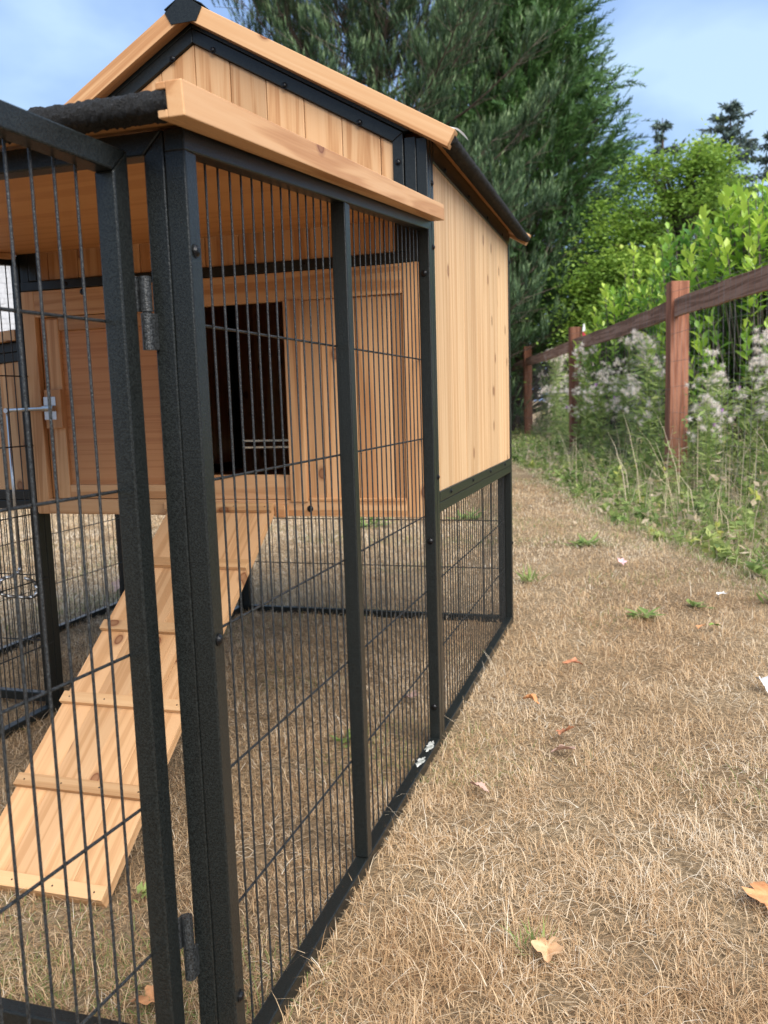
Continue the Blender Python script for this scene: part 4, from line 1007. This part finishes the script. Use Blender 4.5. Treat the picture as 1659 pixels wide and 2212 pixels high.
# ================================================================== SMALL PLANTS IN THE LAWN
def weed_plant(name, x, y, rad, n, tl, label, cat, up=0.35, w_=0.018, grp=None, seed=1):
    g = np.random.default_rng(seed); az = g.random(n) * 6.283; el = np.abs(g.normal(up, .3, n))
    D_ = np.stack([np.cos(az) * np.cos(el), np.sin(az) * np.cos(el), np.sin(el)], 1); P = np.stack([x + g.normal(0, rad * .22, n), y + g.normal(0, rad * .22, n), 0.004 + 0.012 * g.random(n)], 1)
    S_ = unit(np.cross(D_, np.array([0, 0, 1.0]) + g.normal(0, .2, (n, 3))))
    V = leaf_tris(P, D_, S_, rad * (0.5 + 0.6 * g.random(n)), w_ * (0.6 + 0.8 * g.random(n)))
    o = tri_mesh(name, V - np.array([x, y, 0]), quads(n), np.repeat(np.clip(g.normal(tl, .1, n), 0, .85), 4), WEED); o.location = (x, y, 0)
    return tag(o, label, cat, grp)
weed_plant('grass_tuft', -0.03, 2.98, 0.09, 46, 0.45, 'bright green grass tuft beside the foot of the back corner post', 'grass tuft', 0.7, 0.007, seed=2)
weed_plant('grass_tuft', 0.31, 0.345, 0.055, 34, 0.40, 'thin green grass tuft in the middle of the dry lawn', 'grass tuft', 1.0, 0.0022, seed=3)
weed_plant('weed', 0.46, 2.42, 0.07, 26, 0.30, 'flat grey green weed on the bare patch nearest the coop', 'weed', 0.2, 0.02, seed=4)
weed_plant('weed', 0.66, 2.63, 0.06, 22, 0.30, 'grey green weed beside dark soil in front of the white scrap', 'weed', 0.25, 0.018, seed=5)
weed_plant('weed', 0.16, 4.0, 0.12, 40, 0.36, 'low spreading weed in the middle of the grass path', 'weed', 0.2, 0.02, seed=6)
weed_plant('weed', -0.229, 1.057, 0.04, 18, 0.32, 'small dark green weed inside the wire run', 'weed', 0.4, 0.014, seed=7)
weed_plant('weed', 0.95, 2.72, 0.09, 30, 0.42, 'upright green weed at the lawn edge on the far right', 'weed', 0.8, 0.012, seed=8)
weed_plant('weed', -1.3, 4.6, 0.16, 40, 0.40, 'patchy green weed on the lawn behind the coop', 'weed', 0.3, 0.022, seed=9)
weed_plant('weed', -0.7, 5.0, 0.15, 40, 0.40, 'wide low weed seen under the house floor', 'weed', 0.3, 0.022, seed=10)
weed_plant('clover', -0.34, 0.33, 0.026, 12, 0.62, 'tiny yellow green sprig beside the foot of the ramp', 'sprig', 0.6, 0.012, seed=12)

# ------------------------------------------------------------------ fallen leaves and scraps
def litter_mat(name, c0, c1, rough=0.7):
    mt, t, n, k, b = newmat(name); co = n.new('ShaderNodeTexCoord'); nz = n.new('ShaderNodeTexNoise'); nz.inputs['Scale'].default_value = 60; nz.inputs['Detail'].default_value = 4
    k.new(co.outputs['Object'], nz.inputs['Vector']); rp = ramp(n, [(0.35, c0), (0.65, c1)]); k.new(nz.outputs['Fac'], rp.inputs['Fac']); k.new(rp.outputs['Color'], b.inputs['Base Color']); b.inputs['Roughness'].default_value = rough
    return mt
TAN = litter_mat('leaf_tan', (0.50, 0.27, 0.13), (0.64, 0.40, 0.22)); ORA = litter_mat('leaf_orange', (0.46, 0.19, 0.07), (0.62, 0.30, 0.13)); RED = litter_mat('leaf_russet', (0.28, 0.10, 0.05), (0.46, 0.20, 0.10))
PINK = litter_mat('leaf_pinkish', (0.42, 0.26, 0.20), (0.55, 0.37, 0.30)); GRN = litter_mat('leaf_green', (0.10, 0.19, 0.03), (0.20, 0.30, 0.05)); PAPER = litter_mat('white_paper', (0.66, 0.66, 0.65), (0.80, 0.80, 0.80)); ROSE = litter_mat('pink_petal', (0.68, 0.34, 0.36), (0.80, 0.5, 0.5))
def leaf_litter(x, y, size, mat, label, name='fallen_leaf', cat='leaf', curl=0.5, z=0.026, seed=1, aspect=0.7):
    g = np.random.default_rng(seed); bm = bmesh.new(); n = 30; rings = []
    for rr in (0.0, 0.35, 0.7, 1.0):
        row = []
        for i in range(n):
            a = 6.283 * i / n; lob = 1 + (0.22 * math.cos(5 * a + 0.4) + 0.09 * g.normal()) * (rr > .9) + 0.08 * math.cos(5 * a + 0.4) * (0.5 < rr < .9)
            px, py = math.cos(a) * rr * lob, math.sin(a) * rr * lob * aspect
            pz = curl * (0.42 * (py / aspect) ** 2 - 0.18 * px ** 2 + 0.12 * math.sin(3 * px + 2 * py + seed)) + 0.05 * g.normal() * (rr > .9) - 0.10 * math.exp(-(py / 0.07) ** 2) - 0.05 * max(0, math.cos(5 * a + 0.4)) * (rr > 0.2)
            row.append(bm.verts.new((px * size / 2, py * size / 2, pz * size / 2)))
            if rr == 0: break
        rings.append(row)
    for i in range(n): bm.faces.new((rings[0][0], rings[1][i], rings[1][(i + 1) % n]))
    for q in (1, 2):
        for i in range(n): bm.faces.new((rings[q][i], rings[q + 1][i], rings[q + 1][(i + 1) % n], rings[q][(i + 1) % n]))
    o = finish(name, bm, mat, None, True); o.location = (x, y, z - 0.007); o.rotation_euler = (g.normal(0, .2), g.normal(0, .2), g.random() * 6.28)
    return tag(o, label, cat)
leaf_litter(0.331, 0.334, 0.056, TAN, 'curled tan leaf lying in pale straw near the bottom of the lawn', seed=3, z=0.036)
leaf_litter(0.660, 0.560, 0.075, ORA, 'large orange brown leaf cut off by the right edge', seed=4, z=0.034, aspect=0.85)
leaf_litter(0.284, 1.170, 0.050, RED, 'russet curled leaf in the middle of the dry lawn', seed=5, z=0.04)
leaf_litter(0.289, 1.085, 0.050, PINK, 'dull pinkish leaf just in front of the russet one', seed=6, z=0.03)
leaf_litter(0.258, 1.721, 0.055, RED, 'long brown leaf farthest along the lawn', seed=7, z=0.04, aspect=0.4)
leaf_litter(0.178, 1.375, 0.045, ORA, 'thin curled brown leaf standing on edge in straw', seed=8, z=0.04, aspect=0.4, curl=1.0)
leaf_litter(0.138, 0.837, 0.042, PINK, 'pale folded leaf lying near the bottom rail of the run', seed=9, z=0.035)
leaf_litter(-0.182, 0.10, 0.062, ORA, 'orange leaf just inside the doorway of the run', seed=10, z=0.03)
leaf_litter(-1.84, 2.53, 0.10, PINK, 'large pale leaf on the grass beyond the nest wing', seed=11, z=0.035)
leaf_litter(-0.15, 1.36, 0.06, PINK, 'pinkish leaf inside the run beside the bottom rail', seed=12, z=0.03)
leaf_litter(0.700, 2.27, 0.035, GRN, 'small fresh green leaf on the dry lawn', seed=13, z=0.035)
leaf_litter(0.655, 2.26, 0.035, ORA, 'small orange leaf next to the green one', seed=14, z=0.03)
leaf_litter(0.785, 1.65, 0.07, PAPER, 'torn white paper scrap at the right edge of the lawn', 'paper_scrap', 'paper', 0.9, 0.035, 15, 0.55)
leaf_litter(0.765, 2.80, 0.045, PAPER, 'white flattened scrap near the edge of the weeds', 'paper_scrap', 'paper', 0.3, 0.03, 16, 0.5)
leaf_litter(0.36, 3.43, 0.06, ROSE, 'pink petal lying on the path behind the coop', 'petal', 'petal', 0.4, 0.035, 17, 0.6)

# white film caught on the roof corner
b = MB(); bm = b.bm
pts = [(-0.006, -0.004, 0.0030, 0.010), (0.000, 0.004, 0.0052, 0.011), (0.006, 0.014, 0.0030, 0.008), (0.012, 0.026, -0.0010, 0.006), (0.017, 0.040, -0.0070, 0.004), (0.020, 0.052, -0.0120, 0.001)]
rows = [(bm.verts.new((p[0] - p[3], p[1] - 0.002, p[2] + 0.001)), bm.verts.new((p[0] + p[3] * 0.6, p[1] + 0.004, p[2] - p[3] * 0.3))) for p in pts]
for a, c in zip(rows[:-1], rows[1:]): bm.faces.new((a[0], a[1], c[1], c[0]))
bmesh.ops.solidify(bm, geom=list(bm.faces), thickness=0.0008)
o = b.build('plastic_film', PAPER); o.location = (0.066, 1.045, 1.3985); tag(o, 'white curl of plastic film stuck on the lower corner of the roof', 'plastic film')

# bird droppings on the bottom rail
DROP = litter_mat('dropping_white', (0.14, 0.15, 0.13), (0.60, 0.60, 0.56), 0.8)
for k_, (y0, y1, lab) in enumerate(((0.90, 0.965, 'larger grey white bird dropping on the bottom rail'), (0.985, 1.062, 'smeared bird dropping on the bottom rail against the corner post'))):
    bm = bmesh.new(); gq = random.Random(k_ + 5); L_ = y1 - y0; nn = 26
    cen = bm.verts.new((-0.0125, L_ / 2, 0.0012)); ring = []
    for q in range(nn):
        a_ = 6.283 * q / nn; k2 = gq.uniform(0.55, 1.0); ring.append((bm.verts.new((-0.0125 + math.cos(a_) * 0.0055 * k2, L_ / 2 + math.sin(a_) * L_ * 0.32 * k2, gq.uniform(.0006, .0016))), bm.verts.new((-0.0125 + math.cos(a_) * 0.0105 * k2, L_ / 2 + math.sin(a_) * L_ * 0.5 * k2, 0.0))))
    for q in range(nn):
        a_, c_ = ring[q], ring[(q + 1) % nn]; bm.faces.new((cen, a_[0], c_[0])); bm.faces.new((a_[0], a_[1], c_[1], c_[0]))
    o = finish('bird_dropping', bm, DROP, None, True); o.location = (0, y0, 0.0253); tag(o, lab, 'bird dropping')

# bottle on the fence rail
b = MB(); b.cyl((0, 0, 0), (0, 0, 0.055), 0.022, 12); ob = empty('bottle', None, (0, 0, 0))
bp_ = FP1 + floc(3.78, 0.04)
ob.location = (bp_.x, bp_.y, 1.556); tag(ob, 'small red and white bottle standing on the fence rail before the middle post', 'bottle')
b.build('label', litter_mat('bottle_red', (0.5, 0.03, 0.05), (0.62, 0.06, 0.08), 0.4), ob)
MB().cyl((0, 0, 0.055), (0, 0, 0.12), 0.022, 12, 0.012).cyl((0, 0, 0.12), (0, 0, 0.145), 0.012, 12).build('body', PAPER, ob)

# ================================================================== FAR HOUSE seen past the nest wing
house = empty('shingled_house', None, (-15.3, 18.6, 0), math.radians(40))
tag(house, 'pale grey shingled house wall far behind the coop', 'house')
SHI = plain('pale_shingle', (0.40, 0.41, 0.44), 0.8, 0, 6, 0.22); ROOFM = plain('grey_roof', (0.10, 0.10, 0.11), 0.9, 0, 8, 0.3)
MB().box(-3, 3, 0, 4.0, 0, 5.2, 0.01).build('wall', SHI, house)
MB().prism([(-0.4, 5.2), (2.0, 6.6), (4.4, 5.2)], -3.3, 3.3, 'X', 0.01).build('roof', ROOFM, house)
SM = []
for wv in (0.16, 0.20, 0.24):
    t = MB(); t.box(-wv / 2, wv / 2, -0.016, -0.002, 0, 0.2, 0.003); me = bpy.data.meshes.new('shingle'); t.bm.to_mesh(me); t.bm.free(); me.materials.append(SHI); SM.append(me)
row = 0; zz = 2.5; cnt = 0
while zz < 5.0 and cnt < 290:
    xx = -1.0 + 0.1 * (row % 2)
    while xx < 1.6 and cnt < 290:
        kk = rnd.randrange(3); wv = (0.16, 0.20, 0.24)[kk]
        o = bpy.data.objects.new('shingle', SM[kk]); o.location = (xx + wv / 2, -rnd.random() * 0.008, zz + rnd.uniform(-.012, .012)); o.rotation_euler = (math.radians(-3), 0, 0); link(o, house); cnt += 1
        xx += wv + 0.008
    zz += 0.13; row += 1
